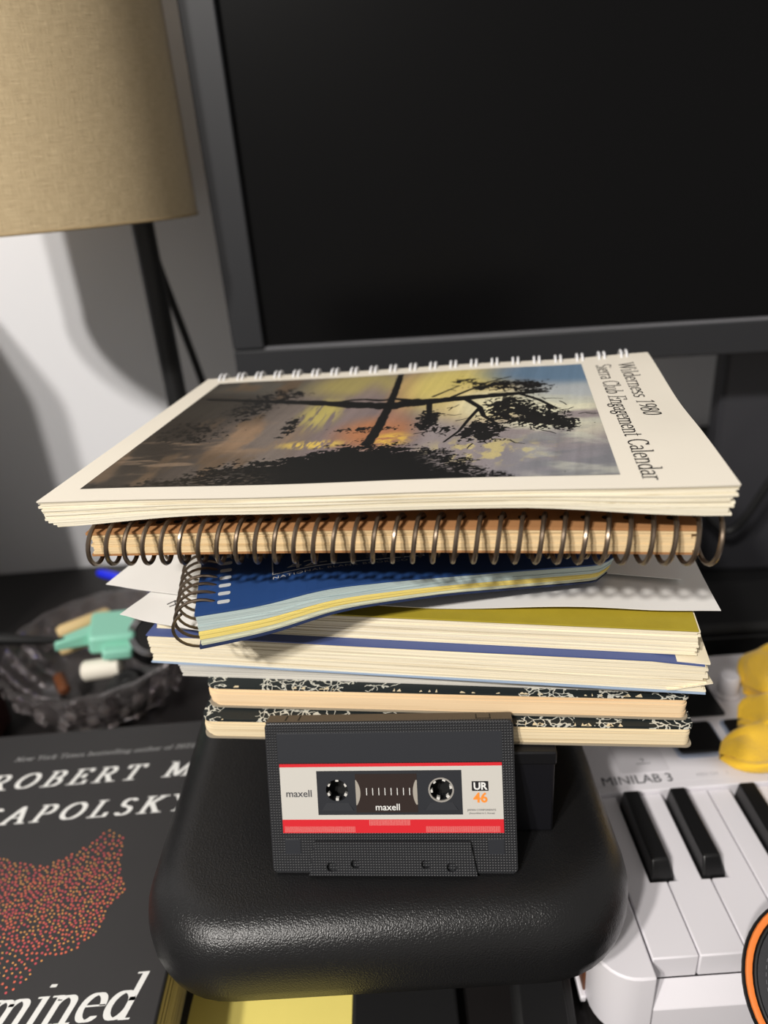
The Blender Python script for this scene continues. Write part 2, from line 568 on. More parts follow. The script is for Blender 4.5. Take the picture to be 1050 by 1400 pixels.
wood = mat('walnut_wood', (96, 54, 28), 0.5, var=0.3, vscale=40)
yellow_cloth = mat('yellow_cloth', (244, 196, 52), 0.9, var=0.08, vscale=80, bump=0.7, bscale=900, bdist=0.0008, sheen=0.4)
sticky_yellow = mat('yellow_pad_paper', (236, 219, 120), 0.7, var=0.04, vscale=30)
jacket = mat('book_jacket', (46, 45, 46), 0.5, var=0.06, vscale=50)
board_pages = page_mat('pages_hardback', (205, 190, 140), (165, 150, 105), 1600)
orange_trim = mat('orange_trim', (226, 122, 48), 0.6)
cup_fabric = mat('cup_fabric', (44, 44, 47), 0.8, bump=0.4, bscale=1500, bdist=0.0003)
thread = mat('grey_thread', (96, 96, 100), 0.8)
linen = linen_mat()
bezel = mat('monitor_bezel', (37, 38, 41), 0.45, bump=0.12, bscale=1500)
screen = mat('screen_glass', (9, 9, 10), 0.28, spec=0.18)
glass = mat('crystal_glass', (232, 224, 225), 0.03, trans=0.95, ior=1.5)
mint = mat('mint_plastic', (140, 205, 182), 0.4)
black_rubber = mat('black_rubber', (18, 18, 19), 0.5)
blue_plastic = mat('blue_pen_plastic', (24, 40, 225), 0.3)
steel = mat('polished_steel', (205, 205, 208), 0.15, metal=1.0)
tan_wood = mat('tan_wood', (206, 180, 130), 0.6)
cream_bit = mat('cream_rubber', (228, 222, 208), 0.6)
red_wood = mat('red_brown_wood', (58, 26, 22), 0.45, var=0.2, vscale=25)

# ------------------------------------------------------------------ the setting
struct(MB().box(-1500, 1500, 700, 730, -740, 1900).build('wall_back', wall_paint))
struct(MB().box(-2500, 2500, -2600, 700, -760, -740).build('floor', mat('floor_carpet', (110, 100, 90), 0.9, var=0.1, vscale=20)))
desk = tag(MB().box(-900, 900, -20, 699, -28, 0).build('desk', desk_black, bevel=2), 'black desk top under the book, dish and keyboard', 'desk')

# ------------------------------------------------------------------ monitor
def make_monitor():
    t = thing('monitor', 'large black computer monitor with matte bezel behind the stack', 'monitor', (-103, 546, 0), (0, 0, -6))
    W, H, B, z0 = 820, 360, 24, 227
    for nm, a in (('bezel_side', (0, B, 0, 14, z0 + B, z0 + H - B)), ('bezel_side', (W - B, W, 0, 14, z0 + B, z0 + H - B)),
                  ('bezel_bottom', (0, W, 0, 14, z0, z0 + B - .6)), ('bezel_top', (0, W, 0, 14, z0 + H - B, z0 + H))):
        MB().box(*a).build(nm, bezel, t, bevel=1.2)
    MB().box(B, W - B, .8, 9, z0 + B - .6, z0 + B + .4).build('bezel_glint', mat('bezel_glint_grey', (120, 120, 124), .3), t)  # pale grey strip paints in the light caught along the bezel's inner edge
    MB().box(B - 1, W - B + 1, 6, 12, z0 + B - 1, z0 + H - B + 1).build('screen', screen, t)
    MB().box(4, W - 4, 14, 40, z0 + 4, z0 + H - 4).build('rear_shell', black_plastic, t, bevel=4)
    MB().box(385, 470, 66, 92, 8, z0 + 150).build('neck', mat('neck_plastic', (52, 52, 56), .4), t, bevel=4)
    MB().box(370, 485, 40, 70, z0 + 60, z0 + 180).build('mount_plate', black_plastic, t, bevel=3)
    MB().prism(rrect(310, 550, 40, 104, 20), 0, 9).build('foot', black_plastic, t, bevel=2)
make_monitor()

# ------------------------------------------------------------------ lamp
def make_lamp():
    t = thing('table_lamp', 'beige linen drum lampshade on a thin black pole', 'lamp', (-164, 590, 0))
    cx, cy, Rr, z0, z1 = -55, -45, 105, 347, 640
    n, m = 96, 8
    vs, fs, uvs = [], [], []
    for j in range(m + 1):
        for k in range(n):
            a = 2 * math.pi * k / n
            vs.append((cx + Rr * math.cos(a), cy + Rr * math.sin(a), z0 + (z1 - z0) * j / m))
    for j in range(m):
        for k in range(n):
            q = (k + 1) % n
            fs.append((j * n + k, j * n + q, (j + 1) * n + q, (j + 1) * n + k))
            u0, u1 = k / n * 2.7, (k + 1) / n * 2.7
            v0, v1 = j / m, (j + 1) / m
            uvs += [(u0, v0), (u1, v0), (u1, v1), (u0, v1)]
    me = bpy.data.meshes.new('lamp_shade')
    me.from_pydata([(x * K, y * K, z * K) for x, y, z in vs], [], fs)
    uv = me.uv_layers.new(name='UVMap')
    for i, q in enumerate(uvs):
        uv.data[i].uv = q
    me.materials.append(linen)
    me.shade_smooth()
    o = bpy.data.objects.new('lamp_shade', me)
    COL.objects.link(o)
    o.parent = t
    MB().lathe([(Rr - 1.6, z0), (Rr - 1.6, z1)], 96, (cx, cy, 0)).build('shade_lining', mat('lining_white', (215, 208, 192), .8), t, smooth=True)
    MB().tube([(cx + Rr * math.cos(a), cy + Rr * math.sin(a), z0) for a in [2 * math.pi * k / 64 for k in range(65)]], .8, 6).build('shade_rim', mat('shade_rim_tape', (150, 130, 96), .8), t, smooth=True)
    MB().tube([(0, 0, 8), (0, 0, 470)], 8.5, 16).build('pole', black_plastic, t, smooth=True)
    MB().tube([(0, 0, 462), (cx, cy, 462)], 5, 10).build('arm', black_plastic, t, smooth=True)
    MB().lathe([(0, 440), (16, 440), (16, 500), (0, 500)], 20, (cx, cy, 0)).build('socket', black_plastic, t, smooth=True)
    MB().lathe([(0, 0), (62, 0), (62, 8), (55, 13), (10, 15), (0, 15)], 40).build('base', black_plastic, t, smooth=True)
    pts = []
    for k in range(25):
        q = k / 24
        z = 345 - 343 * q
        x = -6 + 3 * q + 30 * math.sin(min(1, q * 1.25) * math.pi * .5) ** 1.3
        pts.append((x + 1, 22 + 14 * math.sin(q * 3), max(3.5, z)))
    MB().tube(pts, 3.3, 8).build('power_cord', black_rubber, t, smooth=True)
make_lamp()

# unseen dark upright, added left of the view to cast the rounded wall shadow
def make_shadow_caster():
    t = thing('shadow_caster', 'unseen tall black upright added left of the lamp to shade the wall', 'speaker', (-484, 545, 0))
    MB().prism(rrect(-102, 102, 0, 392, (4, 4, 70, 70), 10), -35, 35).map(lambda x, y, z: (x, z, y)).build('cabinet', black_plastic, t, smooth=True)
    for z, r in ((100, 70), (240, 40)):
        MB().lathe([(r, 0), (r - 6, 4), (r * .5, 1.5), (0, 3)], 32).map(lambda x, y, q: (x, -35.5 - q, z + y)).build('caster_cone', dark_matte, t, smooth=True)
make_shadow_caster()

# ------------------------------------------------------------------ right-hand background
t = thing('storage_box', 'low black storage box against the wall behind the monitor neck', 'box', (330, 660, 0), (0, 0, -4))
MB().box(-110, 130, -35, 33, 0, 96).build('body', black_plastic, t, bevel=5)
MB().box(-114, 134, -38, 36, 96, 106).build('lid', dark_matte, t, bevel=3)
t = thing('sound_bar', 'long black sound bar lying behind the white keyboard', 'speaker', (290, 462, 0), (0, 0, -2))
MB().prism(rrect(-150, 170, -32, 32, 8), 0, 46).build('cabinet', dark_matte, t, bevel=5)
MB().box(-144, 164, -34, -32, 6, 38).build('grille', black_plastic, t, bevel=1)
cb = []
for k in range(40):
    q = k / 39
    cb.append((262 + 120 * q, 545 - 40 * q, 60 + 55 * math.sin(q * 2.4 + .2) - 60 * math.exp(-((q - .25) / .2) ** 2) + 30))
tag(MB().tube(cb, 3.2, 8).build('loose_cable', black_rubber, smooth=True), 'thin black cable looping beside the monitor neck', 'cable')

# ------------------------------------------------------------------ stand the stack rests on
def make_stand():
    t = thing('pedestal_stand', 'black pebbled plastic stand top with rounded corners under the cassette', 'stand', (-13, 177, 0), (0, 0, -1.2))
    prof = [(66, 10), (67, 4), (70, 1), (76, 0), (83, 0.2), (89, 1.4), (94, 3.6), (97.6, 6.4), (100.2, 9.6), (102, 13.2), (102.9, 17), (103.2, 21)]
    rings = []
    for z, i in prof:
        rings.append([(x, y, z) for x, y in rrect(-104 + i, 104 - i, i, 215 - i, max(6, 42 - i * .8), 10)])
    mb = MB().loft(rings)
    mb.build('top', pebble_plastic, t, smooth=True)
    MB().box(-22, 28, -2, 150, 0, 9).build('foot_plate', black_plastic, t, bevel=2)
    MB().box(-22, 28, 60, 150, 9, 66).build('column', dark_matte, t, bevel=3)
make_stand()
t = thing('power_adapter', 'small black power adapter on the desk beside the keyboard corner', 'adapter', (54, 200, 0), (0, 0, -6))
MB().box(-14, 14, -20, 45, 0, 16).build('body', dark_matte, t, bevel=4)
MB().prism(rrect(-10, 10, -15, 30, 3), 16, 16.8).build('raised_panel', black_plastic, t, bevel=.4)
t = thing('note_pad', 'yellow note pad lying on the desk under the black stand', 'note pad', (-75, 180, 0), (0, 0, 0))
for k, (dx, z) in enumerate(((0, 0), (.6, 1.0), (-.4, 2.0))):
    MB().slab(-40 + dx, 42 + dx, -90, 62, 10, 12, lambda x, y, z=z: z + .8 + .25 * math.sin(x * .12) * math.sin(y * .07), lambda x, y, z=z: z + .05).build('sheet', sticky_yellow, t)

t = thing('black_box', 'small black box on the stand hidden behind the cassette', 'box', (15, 224, 103.2), (0, 0, -6))
MB().box(-46, 46, 0, 150, 0, 41).build('body', mat('black_box_card', (17, 17, 22), 0.4), t, bevel=1)
MB().box(-46.6, 46.6, -.6, 150.6, 38, 44.6).build('lid', mat('black_box_lid', (15, 15, 18), 0.45), t, bevel=.8)

# ------------------------------------------------------------------ the stack, bottom to top
def layers(x0, x1, y0, y1, z0, z1, n, seed, jit=.5, wav=.35, bowl=0.0, ragged=0.0, corner=0.0):
    """page block: n leaves with their own small offsets, one mesh"""
    rnd = random.Random(seed)
    mb = MB()
    h = (z1 - z0) / n
    for k in range(n):
        a, b = rnd.uniform(-jit, jit), rnd.uniform(-jit, jit)
        f = rnd.uniform(0, jit)
        ph, fr = rnd.uniform(0, 6), rnd.uniform(.02, .06)
        rg = rnd.uniform(-ragged, ragged)
        zz0, zz1 = z0 + k * h, z0 + (k + 1) * h - h * .08
        def mk(zz):
            def fn(x, y):
                wv = wav * .3 * math.sin(x * fr + ph)
                q = (x - x0) / (x1 - x0)
                return (x + rg * smoothstep(.9, 1, q), y + f, zz + wv + bowl * math.sin(q * math.pi))
            return fn
        mb.slab(x0 + a, x1 + b, y0, y1, 14, 2, mk(zz1), mk(zz0))
    return mb

def composition(loc, yaw, W, h, depth, pm, label, seed):
    t = thing('composition_notebook', label, 'notebook', loc, (0, 0, yaw), 'composition notebooks in the stack')
    rr = (5, 2.5, 0, 0)
    MB().prism(rrect(0, W, 0, depth, rr, 6), 0.5, 1.1).build('back_cover', mat('grey_board', (150, 140, 122), .7), t)
    mb = MB()
    nl = 7
    rnd = random.Random(seed)
    for k in range(nl):
        z0 = 1.1 + (h - 2.3) * k / nl
        z1 = 1.1 + (h - 2.3) * (k + 1) / nl - .06
        q = abs((k + .5) / nl - .5) * 2
        mb.prism(rrect(.6 + 2.2 * q ** 3 + rnd.uniform(-.2, .2), W - .8 - rnd.uniform(0, .4), .3 + 1.0 * q ** 4 + rnd.uniform(0, .15), depth, rr, 6), z0, z1)
    mb.build('pages', pm, t)
    c = MB().prism(rrect(.5, W - .3, .4, depth, rr, 6), h - 1.2, h).build('front_cover', marbled, t)
    fr = MB()
    for k in range(26):
        x = rnd.uniform(4, W - 6) if k % 2 else rnd.gauss(W * (.3 if k % 4 else .75), 14)
        l = rnd.uniform(.5, 2.4)
        q = [(x, .15), (x + l, .1 + rnd.uniform(0, .3)), (x + l * rnd.uniform(.5, .9), .5 + rnd.uniform(.1, 1.6)), (x + l * .2, .4 + rnd.uniform(0, .9))]
        fr.prism(q, h - .1, h + .06)
    fr.build('frayed_edge', gold_rough, c)['kind'] = 'stuff'
    MB().box(0, W, depth, depth + .8, 0, h).build('spine_tape', tape_black, t)
composition((-86, 243.5, 147.8), -8.2, 202, 10.6, 232, pages_comp2, 'bottom black marbled composition notebook, its pages pale with ruled layers', 3)
composition((-83.5, 250.6, 158.5), -9.3, 199, 11.4, 228, pages_comp, 'upper black marbled composition notebook with smooth peach page edge', 4)

t = thing('grey_booklet', 'thin grey-white paperback booklet between marbled notebook and blue-covered book', 'book', (-94, 259, 169.95), (0, 0, -10.4))
MB().slab(0, 216, .4, 150, 16, 2, lambda x, y: .7, lambda x, y: 0).build('back_cover', pages_grey, t)
layers(.5, 215, 0, 150, .75, 5.0, 5, 11, jit=1.2, wav=.25).build('pages', pages_grey, t)
MB().slab(-1, 214, .6, 150, 16, 2, lambda x, y: 5.9, lambda x, y: 5.15).build('front_cover', mat('grey_cover', (176, 178, 180), .6), t)

t = thing('blue_covered_book', 'thick cream paperback with blue cover beneath the olive yellow book', 'book', (-107.3, 262.8, 175.9), (0, 0, -12.6))
MB().slab(0, 228, 0, 150, 10, 2, lambda x, y: .55, lambda x, y: 0).build('back_cover', mat('pale_blue_cover', (150, 170, 196), .5), t)
layers(.8, 227.5, .4, 149, .6, 13.9, 15, 21, jit=.5, wav=.5, ragged=.8).build('pages', pages_cream, t)
MB().slab(.5, 226.5, .2, 150, 12, 2, lambda x, y: 14.6 - 1.4 * smoothstep(216, 228, x), lambda x, y: 13.95 - 1.4 * smoothstep(216, 228, x)).build('front_cover', blue_cover, t)
MB().slab(214, 230, -.2, 12, 6, 4, lambda x, y: 1.6 + max(0, (x - 216) * .3 - y * .25), lambda x, y: 1.2 + max(0, (x - 216) * .3 - y * .25)).build('dog_eared_corner', pages_cream, t)

t = thing('yellow_covered_book', 'cream paperback with olive yellow cover under the white sheets', 'book', (-103, 267.2, 190.65), (0, 0, -12.9))
MB().slab(0, 221, 0, 150, 10, 2, lambda x, y: .5, lambda x, y: 0).build('back_cover', mat('cream_cover', (232, 222, 196), .6), t)
layers(.6, 221, .3, 149, .55, 10.5, 11, 31, jit=.5, wav=.4, ragged=.5).build('pages', pages_cream, t)
MB().slab(0, 220.5, 0, 150, 16, 4, lambda x, y: 11.3, lambda x, y: 10.6).build('front_cover', olive_cover, t)

def paper(name, label, loc, yaw, W, D, fn, mirror=False, th=.25):
    """sheet with its named corner at the origin"""
    t_ = MB()
    x0, x1 = (-W, 0) if mirror else (0, W)
    t_.slab(x0, x1, 0, D, 24, 8, lambda x, y: fn(x, y) + th, fn)
    o = t_.build(name, white_paper, None, smooth=True)
    o.location = tuple(v * K for v in loc)
    o.rotation_euler = (0, 0, R(yaw))
    return tag(o, label, 'paper', 'loose sheets in the stack')
paper('paper_sheet', 'white loose sheet jutting out at the right over the olive cover', (123.5, 226, 202.5), -10.5, 150, 120,
      lambda x, y: .35 + 1.0 * (1 - math.cos(x * .06)) * smoothstep(40, 0, y) + 1.3 * smoothstep(-30, 0, x) * smoothstep(25, 0, y), True)
paper('paper_sheet', 'smaller white sheet lying on the right-hand sheet beside the blue notebook', (117, 247.5, 205.6), -19, 70, 70, lambda x, y: .2, True)
s4 = paper('paper_sheet', 'lower left white sheet with a small ink doodle near its corner', (-113, 257.5, 203.2), -23, 42, 60,
      lambda x, y: .5 + 1.2 * smoothstep(14, 0, x) * smoothstep(20, 0, y))
s3 = paper('paper_sheet', 'upper left grey-white sheet with pointed corner below the brown notebook', (-126, 281.5, 205.0), -20, 100, 90,
      lambda x, y: .6 + .8 * smoothstep(20, 0, x))
dd = [(0, 0), (1.2, 1.5), (2.6, 2.0), (3.4, 1.2), (2.6, .5), (1.6, 1.2), (2.4, 2.4), (4.2, 2.8), (6.5, 2.2), (4.6, 1.7), (3.0, .6), (1.6, -.6), (3.6, 1.0)]
MB().tube([(14 + 1.3 * x, 13 + 2.2 * y, .86) for x, y in dd], .22, 5).build('ink_doodle', ink, s4)

# ---- blue notebook
def make_blue_notebook():
    t = thing('blue_notebook', 'blue spiral notebook with curled pale blue and yellow pages', 'notebook', (-73, 226.5, 203), (0, 0, 7.3))
    Wd, D = 168, 130
    xs = [0, 29, 42, 54, 77, 95, 121, 150, 168]
    zb = [2.6, 4.8, 7.8, 10.2, 10.2, 10.0, 8.0, 5.8, 5.0]
    zt = [18.0, 18.4, 21.0, 21.3, 20.0, 18.6, 16.6, 14.0, 12.6]
    def ip(tab, x):
        return float(np.interp(x, xs, tab))
    def sm(tab, x):
        return sum(ip(tab, min(168, max(0, x + d))) for d in (-10, -6, -3, 0, 3, 6, 10)) / 7
    def lev(q):
        def fn(x, y):
            # the sag fades towards the back where the book lies flat
            g = smoothstep(70, 0, y)
            b = sm(zb, x) * g + 3.0 * (1 - g)
            h = sm(zt, x) - sm(zb, x)
            xx = x - (3.5 * smoothstep(.2, .9, q) * 0 + 0)
            end = smoothstep(150, 168, x)
            return (xx - 5 * end * (1 - q) * .8, y + 6 * end * end * (x - 150) / 18, b + h * q)
        return fn
    def part(nm, q0, q1, m, n, inset, seed):
        mb = MB()
        rnd = random.Random(seed)
        for k in range(n):
            a = q0 + (q1 - q0) * k / n
            b = q0 + (q1 - q0) * (k + .93) / n
            j = rnd.uniform(0, .5)
            mb.slab(inset + j * .5, Wd - inset - rnd.uniform(0, .8), inset * .4 + j * .6, D, 40, 6, lev(b), lev(a))
        return mb.build(nm, m, t)
    part('back_cover', 0, .07, navy_card, 1, -.3, 1)
    part('white_pages', .08, .26, pages_pale, 4, .5, 2)
    part('yellow_pages', .26, .50, pages_yellow, 6, .4, 3)
    part('blue_pages', .50, .92, pages_blue, 8, .6, 4)
    c = part('front_cover', .93, 1.0, blue_card, 1, .2, 5)
    # coil at the left edge
    pts = []
    pitch, r0 = 6.2, 9.3
    n = 9
    for k in range(n * 28 + 1):
        a = 2 * math.pi * k / 28 + 2.2
        y = 3 + pitch * k / 28
        g = smoothstep(70, 0, y)
        zc = 9.8 * g + 10 * (1 - g)
        pts.append((1.5 + r0 * 1.15 * math.cos(a), y, zc + r0 * math.sin(a)))
    MB().tube(pts, .62, 6).build('spiral_wire', bronze_wire, t, smooth=True)
    # paper punch holes
    hb = MB()
    for k in range(n):
        y = 6.2 + pitch * k
        p = lev(1.0)(11, y)
        hb.prism(rrect(8.5, 13.2, y - 1.2, y + 1.2, .8, 3), p[2] + .02, p[2] + .12)
    hb.build('punch_holes', mat('hole_paper', (196, 200, 202), .7), t)
    # printed panel and lettering on the cover
    NBX, NBY = 29.5, 16.6
    def place(x, y, h, ox=NBX, oy=NBY):
        p = lev(1.0)(ox + x, oy + y)
        return (p[0], p[1], p[2] + .12)
    sans('NATIONAL BLANK BOOK CO.', 2.9, place, white_ink, c, sx=1.25, spacing=1.15, align='LEFT')
    sans('42-', 8.5, lambda x, y, h: place(x, y, h, NBX + 6, NBY + 5.5), white_ink, c, sx=1.5, align='LEFT')
    fr = MB()
    for (a0, a1, b0, b1) in ((NBX, NBX + 62, NBY + 4, NBY + 4.4), (NBX, NBX + .5, NBY + 4, NBY + 26), (NBX + 61.5, NBX + 62, NBY + 4, NBY + 26), (NBX, NBX + 62, NBY + 25.6, NBY + 26)):
        def tp(x, y):
            p = lev(1.0)(x, y)
            return (p[0], p[1], p[2] + .12)
        def bt(x, y):
            p = lev(1.0)(x, y)
            return (p[0], p[1], p[2] + .02)
        fr.slab(a0, a1, b0, b1, 20, 1, tp, bt)
    fr.build('printed_frame', white_ink, c)
make_blue_notebook()

# ---- brown spiral notebooks
def spiral_book(loc, yaw, W, D, zc0, zc1, r, cy, pitch, label, seed, x_ends, wire=.85, gap=6.0):
    t = thing('spiral_notebook', label, 'notebook', loc, (0, 0, yaw), 'brown spiral notebooks')
    rnd = random.Random(seed)
    h = zc1 - zc0
    def arch(x):
        q = x / W
        return 1.2 * math.sin(q * math.pi) - .6
    def mk(z):
        return lambda x, y: z + arch(x)
    MB().slab(0, W, .3, D, 24, 3, mk(.9), mk(0)).build('back_cover', kraft, t)
    mb = MB()
    n = 8
    for k in range(n):
        a = .95 + (h - 2) * k / n
        b = .95 + (h - 2) * (k + .93) / n
        j = rnd.uniform(0, .7)
        mb.slab(rnd.uniform(.5, 2.5), W - rnd.uniform(.5, 3), j, D - 2, 24, 2, mk(b), mk(a))
    mb.build('pages', pages_tan, t)
    MB().slab(0, W, -.2, D, 24, 3, mk(h), mk(h - 1.0)).build('front_cover', kraft, t)
    pts = []
    n = int((x_ends[1] - x_ends[0]) / pitch)
    seg = 26
    for k in range(n * seg + 1):
        a = math.pi / 2 - 2 * math.pi * k / seg            # from top, round the front, to below
        x = x_ends[1] - pitch * k / seg
        rr = r
        pts.append((x, cy - rr * math.sin(2 * math.pi * k / seg), h / 2 + arch(min(W, max(0, x))) * .8 + rr * math.cos(2 * math.pi * k / seg)))
    MB().tube(pts, wire, 7).build('spiral_wire', bronze_wire, t, smooth=True)
    hb = MB()
    for k in range(n):
        x = x_ends[1] - pitch * k
        yy = cy + math.sqrt(max(0, r * r - (h / 2) ** 2)) - 1
        if 2 < x < W - 2:
            z = h + arch(x)
            hb.prism(circ(x, yy, 1.5, 10), z + .02, z + .1)
    hb.build('punch_holes', hole_black, t)
    return t
spiral_book((-109, 238.4, 243.0), -9.5, 213, 140, 0, 9.9, 8.2, 2.0, 6.9, 'brown kraft spiral notebook with bronze wire facing front under the calendar', 7, (-2.5, 218.8))
spiral_book((-92, 263, 229.5), -9.5, 176, 120, 0, 5.5, 5.6, 2.0, 6.9, 'thinner brown spiral notebook tucked beneath the larger brown one', 8, (-2, 178), wire=.7)

# ------------------------------------------------------------------ calendar on top
def vnoise(x, y, seed):
    xi, yi = np.floor(x).astype(int), np.floor(y).astype(int)
    xf, yf = x - xi, y - yi
    def h(a, b):
        n = (a * 374761393 + b * 668265263 + seed * 1274126177) & 0x7fffffff
        n = ((n ^ (n >> 13)) * 1274126177) & 0x7fffffff
        return (n ^ (n >> 16)) % 65536 / 65535.0
    u, v = xf * xf * (3 - 2 * xf), yf * yf * (3 - 2 * yf)
    return (h(xi, yi) * (1 - u) + h(xi + 1, yi) * u) * (1 - v) + (h(xi, yi + 1) * (1 - u) + h(xi + 1, yi + 1) * u) * v
def fbm(x, y, seed, o=4):
    s, a, t = 0, .5, 0
    for k in range(o):
        s = s + a * vnoise(x * 2 ** k, y * 2 ** k, seed + k)
        t += a
        a *= .5
    return s / t

def paint(X, Y):
    """the printed lake-and-pine photograph, X/Y in mm on the cover; returns sRGB 0..255"""
    n1 = fbm(X * .035, Y * .05, 1)
    n2 = fbm(X * .09, Y * .05, 5)
    n3 = fbm(X * .3, Y * .3, 9)
    def blend(c, col, m):
        m = np.clip(m, 0, 1)[..., None]
        return c * (1 - m) + np.array(col, float) * m
    def ss(a, b, v):
        t = np.clip((v - a) / (b - a), 0, 1)
        return t * t * (3 - 2 * t)
    def ell(cx, cy, rx, ry, soft=1.0):
        d = np.sqrt(((X - cx) / rx) ** 2 + ((Y - cy) / ry) ** 2)
        return 1 - ss(1 - .6 * soft, 1 + .4 * soft, d)
    C = np.zeros(X.shape + (3,)) + np.array((120., 108, 100))
    # dark shore at the left
    C = blend(C, (44, 38, 34), ss(75, 20, X + 18 * (n1 - .5)))
    C = blend(C, (92, 88, 78), ell(40, 140, 34, 16) * .8)
    C = blend(C, (104, 82, 60), ss(.5, .72, n2) * ss(95, 60, X) * .8)
    C = blend(C, (150, 120, 92), ell(62, 62, 22, 20) * ss(.35, .6, n2))
    C = blend(C, (60, 56, 50), ell(30, 108, 24, 26) * .7)
    C = blend(C, (140, 116, 92), ss(.56, .7, fbm(X * .05, Y * .22, 14)) * ell(40, 45, 34, 24) * .8)
    # water, violet and orange sunset bands running front to back
    C = blend(C, (128, 112, 112), ss(78, 96, X) * ss(150, 132, X))
    C = blend(C, (176, 160, 88), ell(92, 138, 26, 22) * .9)
    C = blend(C, (190, 174, 92), ell(84, 92, 10, 24) * ss(.35, .55, fbm(X * .6, Y * .06, 21)))
    C = blend(C, (140, 122, 118), ell(101, 105, 7, 34) * .8)
    C = blend(C, (196, 120, 70), ell(114, 62, 18, 20) * .85)
    C = blend(C, (176, 120, 92), ell(119, 110, 8, 45) * .7)
    C = blend(C, (232, 186, 70), ell(122, 52, 8, 8) * ss(.3, .6, n3))
    C = blend(C, (226, 190, 80), ell(90, 50, 14, 5) * ss(.35, .6, fbm(X * .8, Y * .2, 24)))
    # bright sky, sun glow at centre right
    sky = ss(124, 140, X)
    C = blend(C, (150, 138, 138), sky)
    C = blend(C, (228, 206, 106), ell(140, 125, 26, 42) * .95)
    C = blend(C, (226, 200, 130), ell(158, 96, 26, 30) * .9)
    C = blend(C, (238, 228, 180), ell(157, 93, 14, 22) * .9)
    C = blend(C, (226, 222, 190), ell(184, 78, 30, 34) * ss(.3, .62, fbm(X * .05, Y * .08, 33)))
    C = blend(C, (138, 134, 140), ss(58, 28, Y + 20 * (n1 - .5)) * ss(150, 172, X))
    C = blend(C, (204, 186, 120), ell(160, 36, 24, 14) * ss(.48, .64, fbm(X * .3, Y * .2, 37)) * .9)
    C = blend(C, (176, 184, 188), ell(196, 112, 26, 18) * .9)
    C = blend(C, (96, 128, 158), ell(196, 142, 40, 22, .8) * .95)
    C = blend(C, (196, 198, 180), ss(.5, .7, fbm(X * .06 + Y * .05, Y * .12, 41)) * ss(165, 185, X) * ss(126, 108, Y) * .6)
    C = blend(C, (120, 122, 128), ss(.55, .75, fbm(X * .05 - Y * .04, Y * .11, 47)) * ss(160, 180, X) * ss(70, 40, Y) * .7)
    # slanting lens streaks
    st = fbm((X - .12 * Y) * .5, Y * .01, 51)
    C = C * (0.93 + .14 * st)[..., None]
    # ---- silhouettes
    D = np.zeros(X.shape)
    def stroke(pts, w0, w1, amp=0.0):
        nonlocal D
        pts = np.array(pts, float)
        L = len(pts) - 1
        for i in range(L):
            a, b = pts[i], pts[i + 1]
            wa = w0 + (w1 - w0) * i / L
            wb = w0 + (w1 - w0) * (i + 1) / L
            d = b - a
            t = np.clip(((X - a[0]) * d[0] + (Y - a[1]) * d[1]) / max(1e-6, d @ d), 0, 1)
            dist = np.hypot(X - a[0] - t * d[0], Y - a[1] - t * d[1])
            wd = wa + (wb - wa) * t
            if amp:
                wd = wd * (1 + amp * (n3 - .5))
            D = np.maximum(D, 1 - ss(wd * .85, wd * 1.1 + .15, dist))
    # leaning pine: trunk along the picture, crown to the right
    stroke([(18, 122), (52, 114), (79, 108), (95, 103)], 1.6, 4.5, .6)
    stroke([(95, 103), (106, 100), (116, 97), (126, 100)], 4.6, 5.2, .9)
    stroke([(126, 100), (134, 101), (148, 103), (160, 105)], 4.4, 2.8, .5)
    stroke([(160, 105), (173, 107), (184, 108)], 3.2, 1.0)
    stroke([(88, 107), (94, 110.5), (101, 110), (108, 107), (116, 107.5), (123, 104)], 1.3, 1.5, 1.0)
    stroke([(112, 153), (113.5, 120), (114, 96), (114, 70), (113, 48)], 1.5, 2.3, .5)
    stroke([(148, 102), (155, 88), (157, 76), (162, 66), (164, 56)], 1.5, .5)
    stroke([(160, 80), (170, 70), (176, 66)], 1.2, .7)
    stroke([(155, 88), (151, 72), (148, 58), (143, 46)], .9, .4)
    stroke([(132, 100), (134, 80), (133, 62)], 1.4, .8)
    stroke([(133, 108), (144, 124)], .8, .4)
    stroke([(142, 106), (158, 128), (168, 136)], 1.0, .5)
    stroke([(172, 106), (180, 96), (186, 84)], 1.2, .8)
    rnd = np.random.RandomState(4)
    leaf = np.zeros(X.shape)
    def clump(cx, cy, rx, ry, dens, seed, sc=.35):
        nonlocal leaf
        e = ell(cx, cy, rx, ry, 1.4)
        f = fbm(X * sc, Y * sc, seed, 3)
        f2 = fbm(X * sc * 2.6, Y * sc * 2.0, seed + 7, 3)
        leaf = np.maximum(leaf, ss(.5, .56, e * dens * .62 + (f - .5) * .7 + (f2 - .5) * .75))
    clump(134, 73, 7, 18, 1.3, 61)
    clump(157, 58, 11, 17, 1.3, 63)
    clump(168, 84, 15, 22, 1.25, 65)
    clump(181, 72, 12, 18, 1.3, 67)
    clump(189, 64, 7, 12, 1.25, 69)
    clump(162, 122, 18, 12, 1.12, 71)
    clump(177, 117, 13, 13, 1.2, 73)
    clump(146, 130, 8, 12, .9, 75)
    clump(74, 74, 5, 18, 1.1, 77)
    clump(56, 122, 18, 16, .98, 79)
    clump(47, 100, 14, 24, .96, 81)
    clump(110, 66, 18, 6, .95, 83, .5)
    clump(142, 60, 8, 8, .9, 85)
    clump(30, 70, 20, 22, .9, 87)
